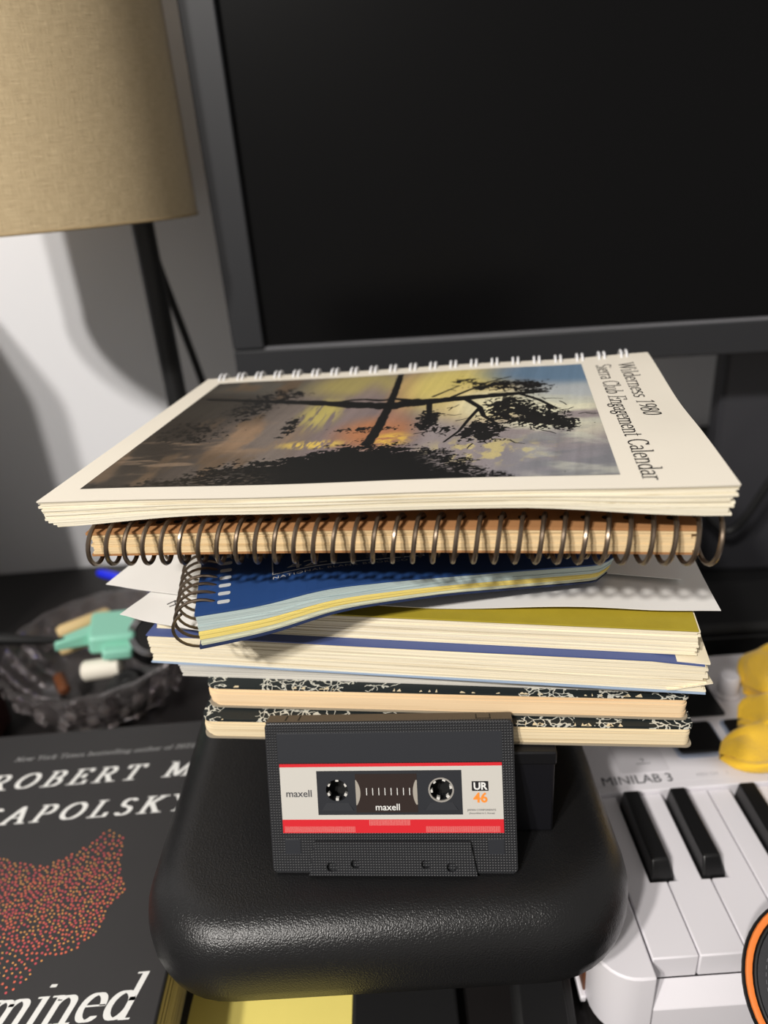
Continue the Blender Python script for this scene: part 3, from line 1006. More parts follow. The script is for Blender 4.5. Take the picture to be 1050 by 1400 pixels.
    for k in range(120):                       # fine curled twigs in the crown
        cx_, cy_, rx_, ry_ = ((160, 66, 12, 18), (170, 88, 14, 20), (182, 74, 10, 14), (162, 122, 16, 10), (136, 74, 6, 16))[k % 5]
        x, y = rnd.normal(cx_, rx_ * .6), rnd.normal(cy_, ry_ * .6)
        a = rnd.uniform(-2.2, .6)
        l = rnd.uniform(1.5, 4)
        b = a + rnd.uniform(-1, 1)
        stroke([(x, y), (x + l * math.cos(a), y + l * math.sin(a)), (x + l * math.cos(a) + l * math.cos(b), y + l * math.sin(a) + l * math.sin(b))], .3, .15)
    # dark brush along the front edge
    top = np.interp(X, [20, 44, 57, 70, 84, 94, 104, 110, 123, 134, 146, 154, 160, 168, 176], [14, 20, 30, 34, 38, 45, 49, 50.5, 46, 44, 37, 29, 20, 14, 6])
    f = fbm(X * .25, Y * .5, 91, 4)
    f2 = fbm(X * .7, Y * 1.2, 95, 3)
    f3 = fbm(X * 1.5, Y * .5, 97, 3)
    edge = top - 3 + 16 * (f - .5) + 12 * (f2 - .5) + 8 * (f3 - .5) - Y
    brush = ss(-.4, .8, edge)
    gaps = ss(.58, .66, f2) * ss(128, 146, X) * ss(14, 3, np.abs(edge - 9)) + ss(.56, .64, f2) * ss(30, 14, Y) * ss(96, 62, X) * .85
    C = blend(C, (18, 17, 17), np.maximum(D, leaf * .96))
    C = blend(C, (10, 10, 10), np.clip(brush - .9 * np.clip(gaps, 0, 1), 0, 1))
    g = C.mean(-1, keepdims=True)
    C = (g + (C - g) * .86) * .93
    C = C * (0.96 + .08 * vnoise(X * 3, Y * 3, 99))[..., None]
    return np.clip(C, 0, 255)

def make_calendar():
    t = thing('engagement_calendar', 'cream wire-bound engagement calendar with lake and pine photograph on top of the stack', 'calendar', (7.6, 299.4, 257.3), (0, -1.3, -11))
    W, D, TOP = 236, 166, 10.5
    hx, hy = W / 2, D / 2
    def fan(x, y):
        e = smoothstep(50, 118, abs(x))
        return 6.6 + 4.0 * e * smoothstep(60, -70, y)
    def lift(x, y):
        # slight warp of the whole pad: a dip along the right edge, back corner lifted
        return 1.1 * smoothstep(70, 118, x) * smoothstep(30, 83, y) - 1.4 * smoothstep(85, 118, x) * math.exp(-((y - 5) / 30) ** 2) + .25 * math.sin(x * .05)
    def lev(q, x, y):
        return TOP - fan(x, y) * q + lift(x, y)
    rnd = random.Random(5)
    n = 11
    for k in range(n):
        q0 = .05 + .95 * k / n
        q1 = .05 + .95 * (k + .86) / n
        a = rnd.uniform(-1.2, .8) - 2.5 * max(0, k - 8) * -.3
        b = rnd.uniform(-1.5, .4) - .18 * k
        f = rnd.uniform(-.2, .8)
        c0 = .30 * k
        MB().slab(-hx + a + c0, hx + b, -hy + f, hy - 1, 30, 5, lambda x, y, q=q0: (x, y, lev(q, x, y)), lambda x, y, q=q1: (x, y, lev(q, x, y))).build('page', pages_white, t)
    c = MB().slab(-hx, hx, -hy, hy, 40, 16, lambda x, y: lev(0, x, y), lambda x, y: lev(.045, x, y)).build('front_cover', cover_card, t, smooth=True)
    # the printed photograph: a fine grid of inked points lying on the cover
    nx, ny = 620, 430
    x0, x1, y0, y1 = 11.5, 202.6, 10.2, 153.5
    gx, gy = np.meshgrid(np.linspace(x0, x1, nx), np.linspace(y0, y1, ny))
    rgb = paint(gx, gy) / 255.0
    rgb = np.where(rgb <= .04045, rgb / 12.92, ((rgb + .055) / 1.055) ** 2.4)
    lx, ly = gx - hx, gy - hy
    vss = np.vectorize(lambda x, y: lev(0, x, y) + .12)
    # evaluate the warp on a coarse grid and interpolate
    cxs, cys = np.linspace(x0 - hx, x1 - hx, 61), np.linspace(y0 - hy, y1 - hy, 41)
    CZ = np.array([[lev(0, x, y) + .14 for x in cxs] for y in cys])
    tmp = np.array([np.interp(lx[0], cxs, row) for row in CZ])
    Z = np.array([np.interp(ly[:, 0], cys, tmp[:, i]) for i in range(nx)]).T
    co = np.stack([lx, ly, Z], -1).reshape(-1, 3) * K
    me = bpy.data.meshes.new('cover_photograph')
    N = nx * ny
    idx = np.arange(N).reshape(ny, nx)
    quads = np.stack([idx[:-1, :-1], idx[:-1, 1:], idx[1:, 1:], idx[1:, :-1]], -1).reshape(-1, 4)
    me.vertices.add(N)
    me.vertices.foreach_set('co', co.astype(np.float32).ravel())
    me.loops.add(quads.size)
    me.loops.foreach_set('vertex_index', quads.astype(np.int32).ravel())
    me.polygons.add(len(quads))
    me.polygons.foreach_set('loop_start', (np.arange(len(quads)) * 4).astype(np.int32))
    me.update(calc_edges=True)
    at = me.color_attributes.new('ink', 'FLOAT_COLOR', 'POINT')
    at.data.foreach_set('color', np.concatenate([rgb.reshape(-1, 3), np.ones((N, 1))], 1).astype(np.float32).ravel())
    me.materials.append(attr_mat('photo_print', .45))
    me.shade_smooth()
    o = bpy.data.objects.new('cover_photograph', me)
    COL.objects.link(o)
    o.parent = c
    o['label'] = 'printed sunset photograph of a leaning pine'
    # lettering runs from the binding towards the front
    def pl(bx, by):
        def fn(x, y, h):
            X, Y = bx + y - hx, by - x - hy
            return (X, Y, lev(0, X, Y) + .07 + h)
        return fn
    serif('Wilderness 1980', 7.0, pl(219.5, 149), ink, c, length=78, nw=.085, nh=.04)
    serif('Sierra Club Engagement Calendar', 7.0, pl(209.0, 149), ink, c, length=144, nw=.085, nh=.04)
    # white twin-loop wire along the back edge
    L = 21
    proto = None
    for k in range(L):
        x = -hx + 10 + (W - 22) * k / (L - 1)
        if proto is None:
            mb = MB()
            for d in (-1.3, 1.3):
                pts = []
                for j in range(17):
                    a = R(-30 + 300 * j / 16)
                    pts.append((d, 5.8 * math.cos(a) * 1.0, 5.6 * math.sin(a)))
                mb.tube(pts, .62, 6)
            mb.tube([(-1.3, 5.8 * math.cos(R(270)), -5.6), (1.3, 0, -5.6)], .6, 6)
            proto = mb.build('binding_loop', white_wire, t, smooth=True)
            o = proto
        else:
            o = proto.copy()
            COL.objects.link(o)
        o.location = (x * K, (hy - 1.2) * K, (TOP - 3.4 + lift(x, hy)) * K)
        o.rotation_euler = (0, 0, R(90 * 0))
make_calendar()

# ------------------------------------------------------------------ cassette
def make_cassette():
    t = thing('cassette_tape', 'black audio cassette with silver and red label leaning on the stack', 'cassette', (-8, 204.2, 104.1), (-20.5, 0, -5.6))
    # local: x right, z up, front face at y = 0, back at y = 8.7
    def flat(mb):           # prism space (x, y=z up, z=depth) -> local
        return mb.map(lambda x, y, z: (x, z, y))
    body = flat(MB().prism(rrect(-50.2, 50.2, 0, 63.8, 2.2, 5), 0, 8.7)).build('shell', shell, t)
    hubs = ((-21.7, 35.3), (20.6, 35.3))
    cuts = [flat(MB().prism(circ(x, z, 5.0, 28), -3, 8.2)) for x, z in hubs]
    cut(body, cuts)
    bv = body.modifiers.new('bevel', 'BEVEL')
    bv.width = .5 * K
    bv.segments = 2
    bv.limit_method = 'ANGLE'
    bv.angle_limit = R(50)
    flat(MB().prism(rrect(-49.9, 49.9, 63.2, 63.95, .3, 2), .9, 8.4)).build('top_edge', shell_brown, t)
    flat(MB().prism(rrect(-45.4, 45.6, 46.9, 59.4, .6, 3), -.12, .3)).build('smooth_panel', shell_smooth, t, bevel=.1)
    # head block at the foot, thicker than the shell
    hd = flat(MB().prism([(-34.8, 0), (33.8, 0), (31.4, 14.2), (-31.8, 14.2)], -1.6, 1)).build('head_block', shell, t)
    cut(hd, [flat(MB().prism(circ(x, z, r, 20), -3, .95)) for x, z, r in ((-25.3, 3.6, 2.1), (-15.5, 4.9, 1.9), (13.2, 4.9, 1.9), (23.7, 3.6, 2.1))])
    for x, z, r in ((-25.3, 3.6, 2.0), (-15.5, 4.9, 1.8), (13.2, 4.9, 1.8), (23.7, 3.6, 2.0)):
        flat(MB().prism(circ(x, z, r, 20), .4, .9)).build('guide_hole', hole_black, t)
    for x0, x1 in ((-44.5, -38), (38.5, 45)):
        flat(MB().prism(rrect(x0, x1, 8.2, 14.6, .3, 2), -.1, .2)).build('corner_panel', shell_smooth, t, bevel=.1)
    # label: a plate with the black reel panel let into it
    def ring(x0, x1, z0, z1, a0, a1, b0, b1, y0, y1):
        mb = MB()
        for q in ((x0, x1, b1, z1), (x0, x1, z0, b0), (x0, a0, b0, b1), (a1, x1, b0, b1)):
            mb.box(q[0], q[1], y0, y1, q[2], q[3])
        return mb
    lb = ring(-44.9, 45.1, 17.4, 46.6, -29.8, 29, 25, 43.6, -.16, .2).build('label', label_grey, t)
    MB().box(-44.9, 45.1, -.22, 0, 45.3, 46.6).build('red_line', label_red, lb)
    MB().box(-44.9, 45.1, -.22, 0, 17.4, 23.1).build('red_band', label_red, lb)
    hatch = MB()
    for k in range(62):
        x = -44 + k * .48
        if x < -15:
            hatch.box(x, x + .2, -.26, 0, 17.7, 20.2)
        x2 = 14 + k * .48
        if x2 < 44.6:
            hatch.box(x2, x2 + .2, -.26, 0, 17.7, 20.2)
    for k in range(30):
        x = -9 + k * .56
        hatch.box(x, x + .25, -.26, 0, 20.6, 22.9)
    hatch.build('hatching', label_pink, lb)
    pn = MB().box(-29.8, 29, -.05, .2, 25, 43.6).build('reel_panel', shell_smooth, t)
    # the ring above spans the hubs: open them again
    cut(pn, [flat(MB().prism(circ(x, z, 5.0, 28), -3, 6)) for x, z in hubs])
    for x, z in hubs:
        h = MB()
        n = 28
        rings = []
        for r, y in ((5.15, -.1), (5.15, .7), (4.55, .7), (4.55, -.1)):
            rings.append([(x + r * math.cos(2 * math.pi * k / n), y, z + r * math.sin(2 * math.pi * k / n)) for k in range(n)])
        rings.append(rings[0])
        MB().loft(rings, False).build('hub_rim', shell_smooth if x < 0 else mat('hub_grey', (150, 146, 140), .4), t, smooth=True)
        wh = flat(MB().prism(circ(x, z, 4.95, 28), 7.4, 8.1)).build('hub_floor', hole_black, t)
        for k in range(6):
            a = 2 * math.pi * k / 6 + (.5 if x < 0 else .2)
            tm = MB().box(3.5, 4.95, -.6, .6, .5, 2.2)
            tm.map(lambda u, v, d: (x + u * math.cos(a) - v * math.sin(a), d, z + u * math.sin(a) + v * math.cos(a))).build('hub_tooth', hub_white, t)
        flr = MB().add([(x - 4.5, -.08, z - 5.2), (x + 4.5, -.08, z - 5.2), (x + 6.6, -.4, z - 8.3), (x - 6.6, -.4, z - 8.3)], [(0, 1, 2, 3)])
        flr.add([(x - 4.5, .1, z - 5.2), (x + 4.5, .1, z - 5.2), (x + 6.6, .1, z - 8.3), (x - 6.6, .1, z - 8.3)], [(3, 2, 1, 0)])
        flr.f += [(0, 4, 5, 1), (1, 5, 6, 2), (2, 6, 7, 3), (3, 7, 4, 0)]
        flr.build('hub_ramp', shell_smooth, t)
    wd = MB().box(-14, 11, -.12, .1, 26, 42.2).build('tape_window', window_brown, t)
    # reel edges seen through the window
    for cx, sgn in ((-21.7, 1), (20.6, -1)):
        pts = []
        edge = -14 if sgn > 0 else 11
        rr = 9.6 if sgn > 0 else 11.4
        for k in range(13):
            a = R(-40 + 80 * k / 12)
            x = cx + sgn * rr * math.cos(a)
            z = 34.4 + rr * math.sin(a)
            if (x - edge) * sgn >= 0:
                pts.append((x, -.14, z))
        poly = [(edge, -.14, pts[0][2])] + pts + [(edge, -.14, pts[-1][2])]
        MB().add(poly, [tuple(range(len(poly)))]).build('reel_edge', mat('reel_grey', (158, 152, 142), .5), wd)
    tk = MB()
    for k in range(8):
        x = -9.7 + k * 2.5
        tk.box(x, x + .28, -.2, -.1, 33.3, 36.3)
    tk.build('scale_ticks', white_ink, wd)
    sans('maxell', 3.9, lambda x, y, h: (x - 1.2, -.2, y + 27.0), white_ink, wd, bold=.03)
    sans('maxell', 4.2, lambda x, y, h: (x - 37.4, -.26, y + 32.8), grey_print, lb, bold=.04)
    MB().box(32.9, 39.5, -.24, 0, 34.9, 38.9).build('black_badge', ink, lb)
    sans('UR', 4.1, lambda x, y, h: (x + 36.2, -.28, y + 35.5), white_ink, lb, bold=.12)
    sans('46', 5.6, lambda x, y, h: (x + 36.2, -.26, y + 30.2), label_orange, lb, bold=.16)
    sans('JAPAN COMPONENTS', 1.15, lambda x, y, h: (x + 36.5, -.26, y + 26.6), grey_print, lb)
    sans('(Assembled in S. Korea)', 1.05, lambda x, y, h: (x + 36.5, -.26, y + 25.3), grey_print, lb)
    # notches on the top edge
    for x, w_ in ((-42.2, .7), (-36.8, .7)):
        MB().box(x, x + w_, 2.2, 7.4, 63.7, 64.02).build('notch', hole_black, t)
    nb = MB()
    for q in ((35.5, 41.5, 1.6, 2.1), (35.5, 36, 1.6, 6.5), (41, 41.5, 1.6, 6.5)):
        nb.box(q[0], q[1], q[2], q[3], 63.7, 64.02)
    nb.build('write_tab', hole_black, t)
make_cassette()

# ------------------------------------------------------------------ hardback at the left
def make_book():
    t = thing('hardback_book', 'charcoal hardback with white lettering and orange dot pattern', 'book', (-274, 134, 0), (0, 0, 0))
    W, H, T = 161, 241, 48
    MB().box(0, W, 0, H, 0, 3).build('back_board', jacket, t, bevel=.8)
    layers(2, W - 4, 4, H - 4, 3.1, 44.5, 18, 77, jit=.3, wav=.2).build('pages', board_pages, t)
    c = MB().box(0, W, 0, H, 44.7, T).build('front_board', jacket, t, bevel=1.2)
    MB().box(-3, 0, 0, H, 0, T).build('spine', jacket, t, bevel=1)
    def pl(wx, wy):
        return lambda x, y, h: (wx + 274 + x, wy - 134 + y, T + h)
    serif('ROBERT M.', 11.5, pl(-252, 327), white_ink, c, sx=1.0, track=.27, slant=.22, nw=.15, nh=.06, length=137)
    serif('SAPOLSKY', 11.5, pl(-244, 300.5), white_ink, c, sx=1.0, track=.25, slant=.22, nw=.15, nh=.06, length=124)
    serif('New York Times bestselling author of BEHAVE', 3.6, pl(-243, 350), mat('grey_ink', (140, 140, 140), .6), c, track=.02, slant=.2, nw=.12, nh=.06, length=124)
    serif('Determined', 19, pl(-252, 189.5), white_ink, c, track=.02, slant=.24, nw=.12, nh=.04, length=127)
    # dot pattern
    poly = [(-262, 240), (-250, 262), (-236, 280), (-219, 278), (-205, 273), (-192.7, 270), (-182, 275), (-173, 282), (-166, 291), (-156, 287), (-150.5, 262), (-144.7, 252.6), (-149.8, 243.1), (-151.5, 230), (-160, 222), (-172.8, 219.5), (-178, 208), (-184, 204), (-193.9, 218), (-220, 212), (-250, 222)]
    def inside(x, y):
        r = False
        j = len(poly) - 1
        for i in range(len(poly)):
            xi, yi = poly[i]
            xj, yj = poly[j]
            if (yi > y) != (yj > y) and x < (xj - xi) * (y - yi) / (yj - yi) + xi:
                r = not r
            j = i
        return r
    rnd = random.Random(9)
    pts = []
    grid = {}
    tries = 0
    while tries < 26000 and len(pts) < 2200:
        tries += 1
        x, y = rnd.uniform(-262, -143), rnd.uniform(203, 293)
        if not inside(x, y):
            continue
        dc = abs(y - 246) / 45
        md = 1.55 + 1.5 * max(0, dc - .35)
        kx, ky = int(x // 4), int(y // 4)
        ok = True
        for a in (-1, 0, 1):
            for b in (-1, 0, 1):
                for qx, qy in grid.get((kx + a, ky + b), ()):
                    if (qx - x) ** 2 + (qy - y) ** 2 < md * md:
                        ok = False
        if ok:
            pts.append((x, y))
            grid.setdefault((kx, ky), []).append((x, y))
    cols = [mat('dot_coral', (214, 104, 78), .5), mat('dot_amber', (226, 156, 84), .5), mat('dot_rose', (196, 78, 84), .5)]
    for ci, cm in enumerate(cols):
        mb = MB()
        for i, (x, y) in enumerate(pts):
            if (i * 7 + i // 3) % 3 != ci:
                continue
            r = .62 if ci != 1 else .5
            mb.add([(x + 274 + r * math.cos(k * math.pi / 3), y - 134 + r * math.sin(k * math.pi / 3), T + .06) for k in range(6)], [(0, 1, 2, 3, 4, 5)])
        mb.build('printed_dots', cm, c)['kind'] = 'stuff'
make_book()

# ------------------------------------------------------------------ keyboard controller
def make_keyboard():
    t = thing('keyboard_controller', 'white mini keyboard controller with black pads and wooden side', 'keyboard', (76, 190, 0), (0, 0, -0.6))
    W, D = 358, 212
    KX, P = 24.5, 20.95
    KY0, KY1 = 9, 99
    # case: floor tray, front lip, cheeks, rear deck
    MB().prism(rrect(1, W - 1, 1, D - 1, (16, 16, 6, 6), 8), 3, 22).build('case_bottom', white_abs, t, bevel=1.2)
    for x0, x1, r in ((0, KX - .8, (17, 0, 0, 3)), (KX + 15 * P + .3, W, (0, 17, 3, 0))):
        MB().prism(rrect(x0, x1, 0, 104, r, 8), 5, 45).build('cheek', white_abs, t, bevel=1.0)
    fl = MB().add([(KX - .8, 1, 22), (KX + 15 * P + .3, 1, 22), (KX + 15 * P + .3, 9, 30), (KX - .8, 9, 30), (KX - .8, 9, 20), (KX + 15 * P + .3, 9, 20)],
                  [(0, 1, 2, 3), (3, 2, 5, 4), (0, 4, 5, 1), (0, 3, 4), (1, 5, 2)])
    fl.build('front_lip', white_abs, t)
    MB().prism(rrect(0, W, 103.5, D, (0, 0, 8, 8), 6), 5, 46).build('rear_deck', white_abs, t, bevel=1.0)
    MB().box(KX - .8, KX + 15 * P + .3, 99.4, 104, 20, 46.4).build('key_rail', white_abs, t, bevel=.4)
    MB().box(-1.2, 0, 20, D - 12, 7, 38).build('side_panel', wood, t, bevel=.4)
    MB().box(-3, 0, 17, D - 9, 3, 7).build('side_rail', white_abs, t, bevel=.8)
    # white keys, notched where the black keys sit
    order = 'CDEFGAB'
    right = {'C': 1, 'D': 1, 'F': 1, 'G': 1, 'A': 1}
    left = {'D': 1, 'E': 1, 'G': 1, 'A': 1, 'B': 1}
    off = {'C': -2.0, 'D': 2.0, 'F': -2.6, 'G': 0, 'A': 2.6}
    bw = 6.2
    ny = KY0 + 37
    for i in range(15):
        nt = order[i % 7]
        x0, x1 = KX + i * P + .25, KX + (i + 1) * P - .25
        pv = order[(i - 1) % 7]
        lx = x0 + (bw + off[pv] if (i > 0 and nt in left) else 0)
        rx = x1 - (bw - off[nt] if (i < 14 and nt in right) else 0)
        out = [(x0, KY0), (x1, KY0), (x1, ny), (rx, ny), (rx, KY1), (lx, KY1), (lx, ny), (x0, ny)]
        q = []
        for p in out:
            if not q or p != q[-1]:
                q.append(p)
        MB().prism(q, 30.5, 44).build('white_key', white_abs, t, bevel=.7)
    for i in range(14):
        nt = order[i % 7]
        if nt not in right:
            continue
        cx = KX + (i + 1) * P + off[nt]
        b = bw - .5
        MB().loft([[(cx - b, ny + .6, 40), (cx + b, ny + .6, 40), (cx + b, KY1 - 4, 40), (cx - b, KY1 - 4, 40)],
                   [(cx - b + .3, ny + 1.2, 44.5), (cx + b - .3, ny + 1.2, 44.5), (cx + b - .3, KY1 - 4, 44.5), (cx - b + .3, KY1 - 4, 44.5)],
                   [(cx - b + 1.6, ny + 6, 52), (cx + b - 1.6, ny + 6, 52), (cx + b - 1.6, KY1 - 4, 52), (cx - b + 1.6, KY1 - 4, 52)]]).build('black_key', key_black, t, bevel=.9)
    # pads with pale frames, display, knobs
    for k in range(8):
        x = 82 + 34.5 * k
        if x + 26 > W - 4:
            break
        pd = MB().prism(rrect(x - 1.6, x + 27.6, 120.5, 148.5, 3, 5), 45.6, 47.2).build('pad_frame', pad_frame, t, bevel=.4)
        MB().prism(rrect(x, x + 26, 122.6, 147, 2.5, 5), 47, 48.8).build('pad', key_black, pd, bevel=.6)
    MB().prism(rrect(50, 122, 153, 186, 2, 4), 45.8, 47).build('display', key_black, t, bevel=.4)
    for k in (0, 5, 6):
        x = 131 + 30 * k
        kn = MB().lathe([(0, 46), (8, 46), (8, 48), (6.6, 49), (6.2, 60), (5, 61.5), (0, 61.5)], 24, (x, 172, 0)).build('knob', white_abs, t, smooth=True)
    st = MB().prism(rrect(44, 72, 112, 150, 2, 4), 45.9, 46.4).build('touch_strip', mat('strip_white', (214, 211, 216), .35), t, bevel=.2)
    MB().box(55, 63, 118.6, 119.0, 46.4, 46.5).build('strip_mark', grey_print, st)
    sans('\u2191', 4, lambda x, y, h: (x + 59, y + 120, 46.5), grey_print, st)
    MB().prism(circ(28, 128, 1.0, 12), 46, 46.15).build('indicator', grey_print, t)
    sans('MINI', 8.6, lambda x, y, h: (31.5 + x, 104.9 + y, 46.12), grey_print, t, align='LEFT', sx=1.05)
    sans('LAB 3', 8.6, lambda x, y, h: (50.2 + x, 104.9 + y, 46.12), grey_print, t, align='LEFT', bold=.08, sx=1.0)
    sans('MIDI CH', 3.2, lambda x, y, h: (85 + x, 107 + y, 46.12), pale_print, t, align='LEFT')
    for k in range(1, 7):
        sans(str(k), 3.2, lambda x, y, h: (84 + 18 * k + x, 107 + y, 46.12), pale_print, t)
make_keyboard()

# ---- yellow cloth on the keyboard
def make_cloth():
    mb = MB()
    def fold(x0, x1, yf0, yf1, yb0, yb1, z0, h0, h1, seed, roll):
        """one thickness of cloth: rolled front edge, creased top, tapering to a soft tip at the left"""
        rings = []
        n, m = 30, 40
        for i in range(n + 1):
            q = i / n
            tip = math.sqrt(max(.004, 1 - (1 - min(1, q / .16)) ** 2))
            x = x0 + (x1 - x0) * q
            yf = yf0 + (yf1 - yf0) * q
            yb = yb0 + (yb1 - yb0) * q
            mid, half = (yf + yb) / 2, (yb - yf) / 2 * tip
            h = (h0 + (h1 - h0) * q) * (.45 + .55 * tip)
            ring = []
            for k in range(m):
                a = 2 * math.pi * k / m
                c, d = math.cos(a), math.sin(a)
                u = math.copysign(abs(c) ** .3, c)
                v = math.copysign(abs(d) ** .55, d)
                cr = 1.1 * math.sin(u * 6 + q * 11 + seed) + .8 * math.sin(u * 11 - q * 17 + 2 * seed) + .5 * math.sin(q * 31 + u * 4)
                dent = -roll * math.exp(-((u + .45) / .16) ** 2)
                z = z0 + h * .5 * (1 + v) + (cr + dent) * max(0, v) * tip
                ring.append((x + 1.5 * math.sin(a * 3 + seed) * (1 - q), mid + half * u + .7 * math.sin(q * 23 + a), max(z0, z)))
            rings.append(ring)
        mb.loft(rings)
    fold(178, 300, 289, 280, 316, 340, 50.5, 8, 12, 1.0, 1.6)
    fold(200, 300, 314, 322, 340, 356, 51, 10, 19, 2.3, 2.4)
    fold(217, 300, 336, 344, 378, 388, 51, 14, 28, 4.1, 2.6)
    return tag(mb.build('dust_cloth', yellow_cloth, None, smooth=True), 'bunched yellow cloth lying over the keyboard pads', 'cloth')
make_cloth()

# ---- headphones at the lower right
def make_headphones():
    t = thing('headphones', 'black fabric headphone ear cup with orange rim in front of the keyboard', 'headphones', (163, 172, 55), (31, -4, 0))
    # cup axis along local z; the second cup lies flat below and carries it
    MB().lathe([(0, -13), (20, -13), (31, -9), (34, -4), (35, -.5), (34.8, 1.2), (34.2, 2.0)], 56).build('cup', black_rubber, t, smooth=True)
    MB().lathe([(34.3, 1.6), (33.9, 2.6), (32.8, 2.9), (31.7, 2.6), (31.3, 1.4)], 56).build('orange_band', orange_trim, t, smooth=True)
    MB().lathe([(31.4, 1.5), (30.9, 2.7), (30.2, 2.8), (29.4, 1.9)], 56).build('welt', black_rubber, t, smooth=True)
    MB().lathe([(29.7, 1.9), (27, 2.6), (18, 3.6), (9, 4.2), (0, 4.3)], 48).build('fabric_face', cup_fabric, t, smooth=True)
    st = MB()
    for k in range(64):
        a = 2 * math.pi * k / 64
        b = a + .055
        st.tube([(26.6 * math.cos(a), 26.6 * math.sin(a), 2.95), (26.6 * math.cos(b), 26.6 * math.sin(b), 2.95)], .16, 5)
    st.build('stitching', thread, t)
    inv = (Matrix.Translation((163, 172, 55)) @ Euler((R(31), R(-4), 0)).to_matrix().to_4x4()).inverted()
    def loc(p):
        return tuple(inv @ Vector(p))
    MB().lathe([(0, .2), (26, .2), (32, 5), (33, 14), (30, 24), (20, 27), (0, 27)], 48).map(lambda x, y, z: loc((x + 176, y + 148, z))).build('second_cup', black_rubber, t, smooth=True)
    pts = []
    for k in range(25):
        a = math.pi * k / 24
        pts.append(loc((205 + 72 * math.sin(a), 166 - 8 * k / 24, 46 - 26 * k / 24 + 6 * math.sin(a))) if 0 < k < 24 else loc((196, 166, 46) if k == 0 else (205, 150, 16)))
    MB().tube(pts, 5, 10).build('headband', black_rubber, t, smooth=True)
make_headphones()

# ------------------------------------------------------------------ crystal dish and its contents
def make_dish():
    t = thing('crystal_dish', 'faceted crystal glass dish full of odds and ends', 'dish', (-230, 478, 0))
    n = 40
    def ringf(r, z, amp, ph=0.0):
        return [((r + amp * math.cos(k * math.pi)) * math.cos(2 * math.pi * k / n + ph), (r + amp * math.cos(k * math.pi)) * math.sin(2 * math.pi * k / n + ph), z) for k in range(n)]
    rings = [ringf(42, 0, 0), ringf(48, 2, 1), ringf(56, 9, 1.8), ringf(63, 18, 1.4), ringf(69, 29, 2.2), ringf(73, 39, 1.6), ringf(76, 47, 2.2), ringf(76, 50, 1.2),
             ringf(72, 50, .8), ringf(68, 40, .3), ringf(62, 27, 0), ringf(52, 14, 0), ringf(40, 9, 0)]
    MB().loft(rings).build('bowl', glass, t)
    bump = MB()
    for row, (r, z) in enumerate(((60.5, 13), (68, 25), (74.5, 37))):
        for k in range(20):
            a = 2 * math.pi * (k + .5 * (row % 2)) / 20
            c = Vector((r * math.cos(a), r * math.sin(a), z))
            rr = []
            for j in range(4):
                e = R(90 * j / 3.2)
                rr.append([tuple(c + Vector((math.cos(a), math.sin(a), -.35)) * (2.0 * math.sin(e)) + (Vector((-math.sin(a), math.cos(a), 0)) * math.cos(b) + Vector((0, 0, 1)) * math.sin(b)) * 4.2 * math.cos(e)) for b in [math.pi * 2 * q / 8 for q in range(8)]])
            bump.loft(rr)
    bump.build('cut_bosses', glass, t, smooth=True)
make_dish()

t = thing('mint_connector', 'mint green plastic plug on a black cord in the dish', 'plug', (-220, 482, 46), (0, 8, 14))
MB().prism(rrect(-18, 16, -20, 20, 4, 4), 0, 15).build('body', mint, t, bevel=2.5)
MB().loft([[(-16, -9, 2), (-16, 6, 2), (-16, 6, 13), (-16, -9, 13)], [(-42, -15, 3), (-42, -7, 3), (-42, -7, 10), (-42, -15, 10)]]).build('strain_relief', mint, t, bevel=1.2)
MB().prism(rrect(-8, 14, -30, -18, 3, 4), 0, 8).build('tab', mint, t, bevel=1.5)
MB().tube([(-36, -9, 9), (-60, -9, 12), (-90, -8, 16), (-130, -5, 20), (-200, 10, 26)], [2.4, 3.6, 5, 5.2, 5.2], 10).build('cord', black_rubber, t, smooth=True)

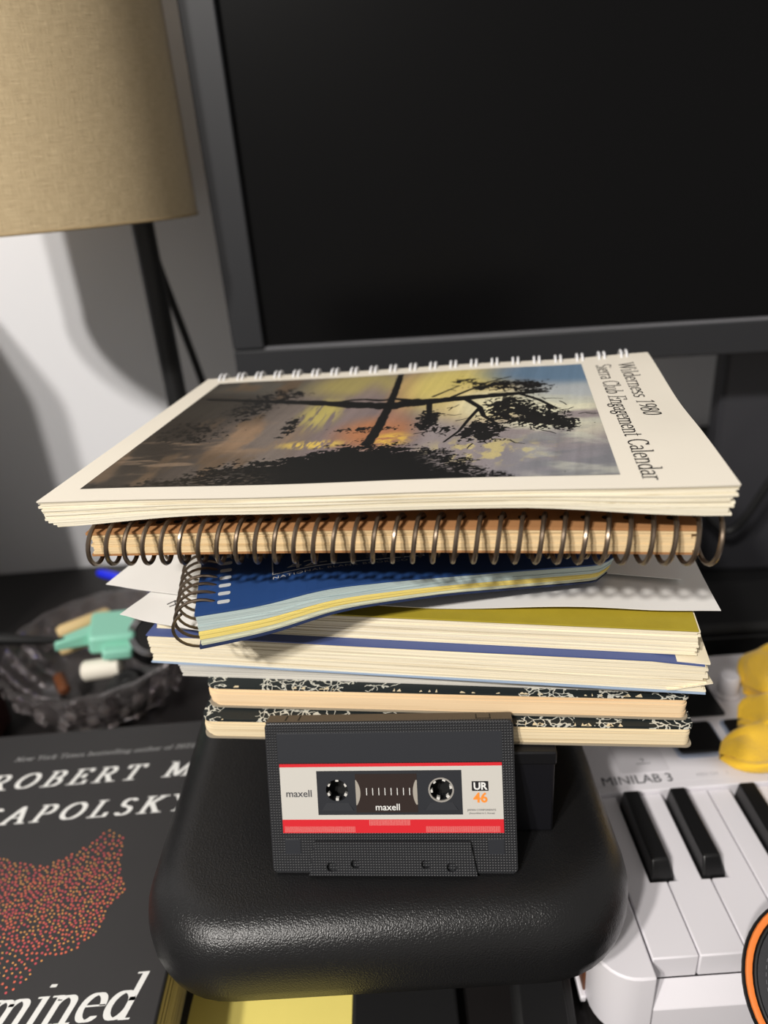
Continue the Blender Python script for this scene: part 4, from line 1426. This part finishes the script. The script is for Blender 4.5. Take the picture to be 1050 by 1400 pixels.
def stick(name, label, cat, p, q, r, m, group=None):
    mid = Vector(p)
    o = MB().tube([Vector(p) - mid, (Vector(p) * .92 + Vector(q) * .08) - mid, (Vector(p) * .08 + Vector(q) * .92) - mid, Vector(q) - mid], [r * .7, r, r, r * .6], 10).build(name, m, None, smooth=True)
    o.location = mid * K
    return tag(o, label, cat, group)
stick('ballpoint_pen', 'bright blue pen poking out behind the dish', 'pen', (-272, 598, 45), (-205, 582, 30), 4.2, blue_plastic)
stick('wooden_peg', 'tan wooden peg at the back of the dish', 'peg', (-268, 490, 50), (-232, 512, 52), 6, tan_wood)
stick('wooden_peg', 'second tan wooden peg nearer the mint plug', 'peg', (-262, 474, 44), (-228, 496, 44), 4.5, tan_wood)
stick('rubber_eraser', 'white rubber piece below the mint plug in the dish', 'eraser', (-240, 456, 36), (-210, 460, 36), 8, cream_bit)
stick('small_bolt', 'small brown bolt at the left inside the dish', 'bolt', (-262, 462, 30), (-252, 446, 26), 4.5, wood)
t = thing('black_spool', 'black plastic spool at the front of the dish', 'spool', (-204, 446, 20), (20, 10, 0))
MB().lathe([(0, 0), (16, 0), (18, 4), (16, 9), (10, 12), (9, 17), (0, 18)], 28).build('body', black_plastic, t, smooth=True)
MB().lathe([(5, 18), (5, 18.6), (8, 18.6), (8, 18)], 20).build('hub', dark_matte, t, smooth=True)
t = thing('steel_ring_tin', 'round black tin with a polished steel rim beside the stack', 'tin', (-194, 484, 36), (28, 24, 0))
MB().lathe([(0, 0), (17, 0), (18, 3), (18, 20), (0, 20)], 36).build('body', black_plastic, t, smooth=True)
for r in (15.2, 18):
    MB().tube([(r * math.cos(a), r * math.sin(a), 20.6) for a in [2 * math.pi * k / 40 for k in range(41)]], 1.1, 8).build('steel_rim', steel, t, smooth=True)

# red-brown wooden block at the left edge
t = thing('wooden_block', 'dark red-brown wooden block at the left edge beside the book', 'block', (-345, 428, 0), (0, 0, 6))
MB().box(-45, 45, -20, 20, 0, 62).build('body', red_wood, t, bevel=2)
MB().box(-47, 47, -22, 22, 62, 68).build('cap', red_wood, t, bevel=2)
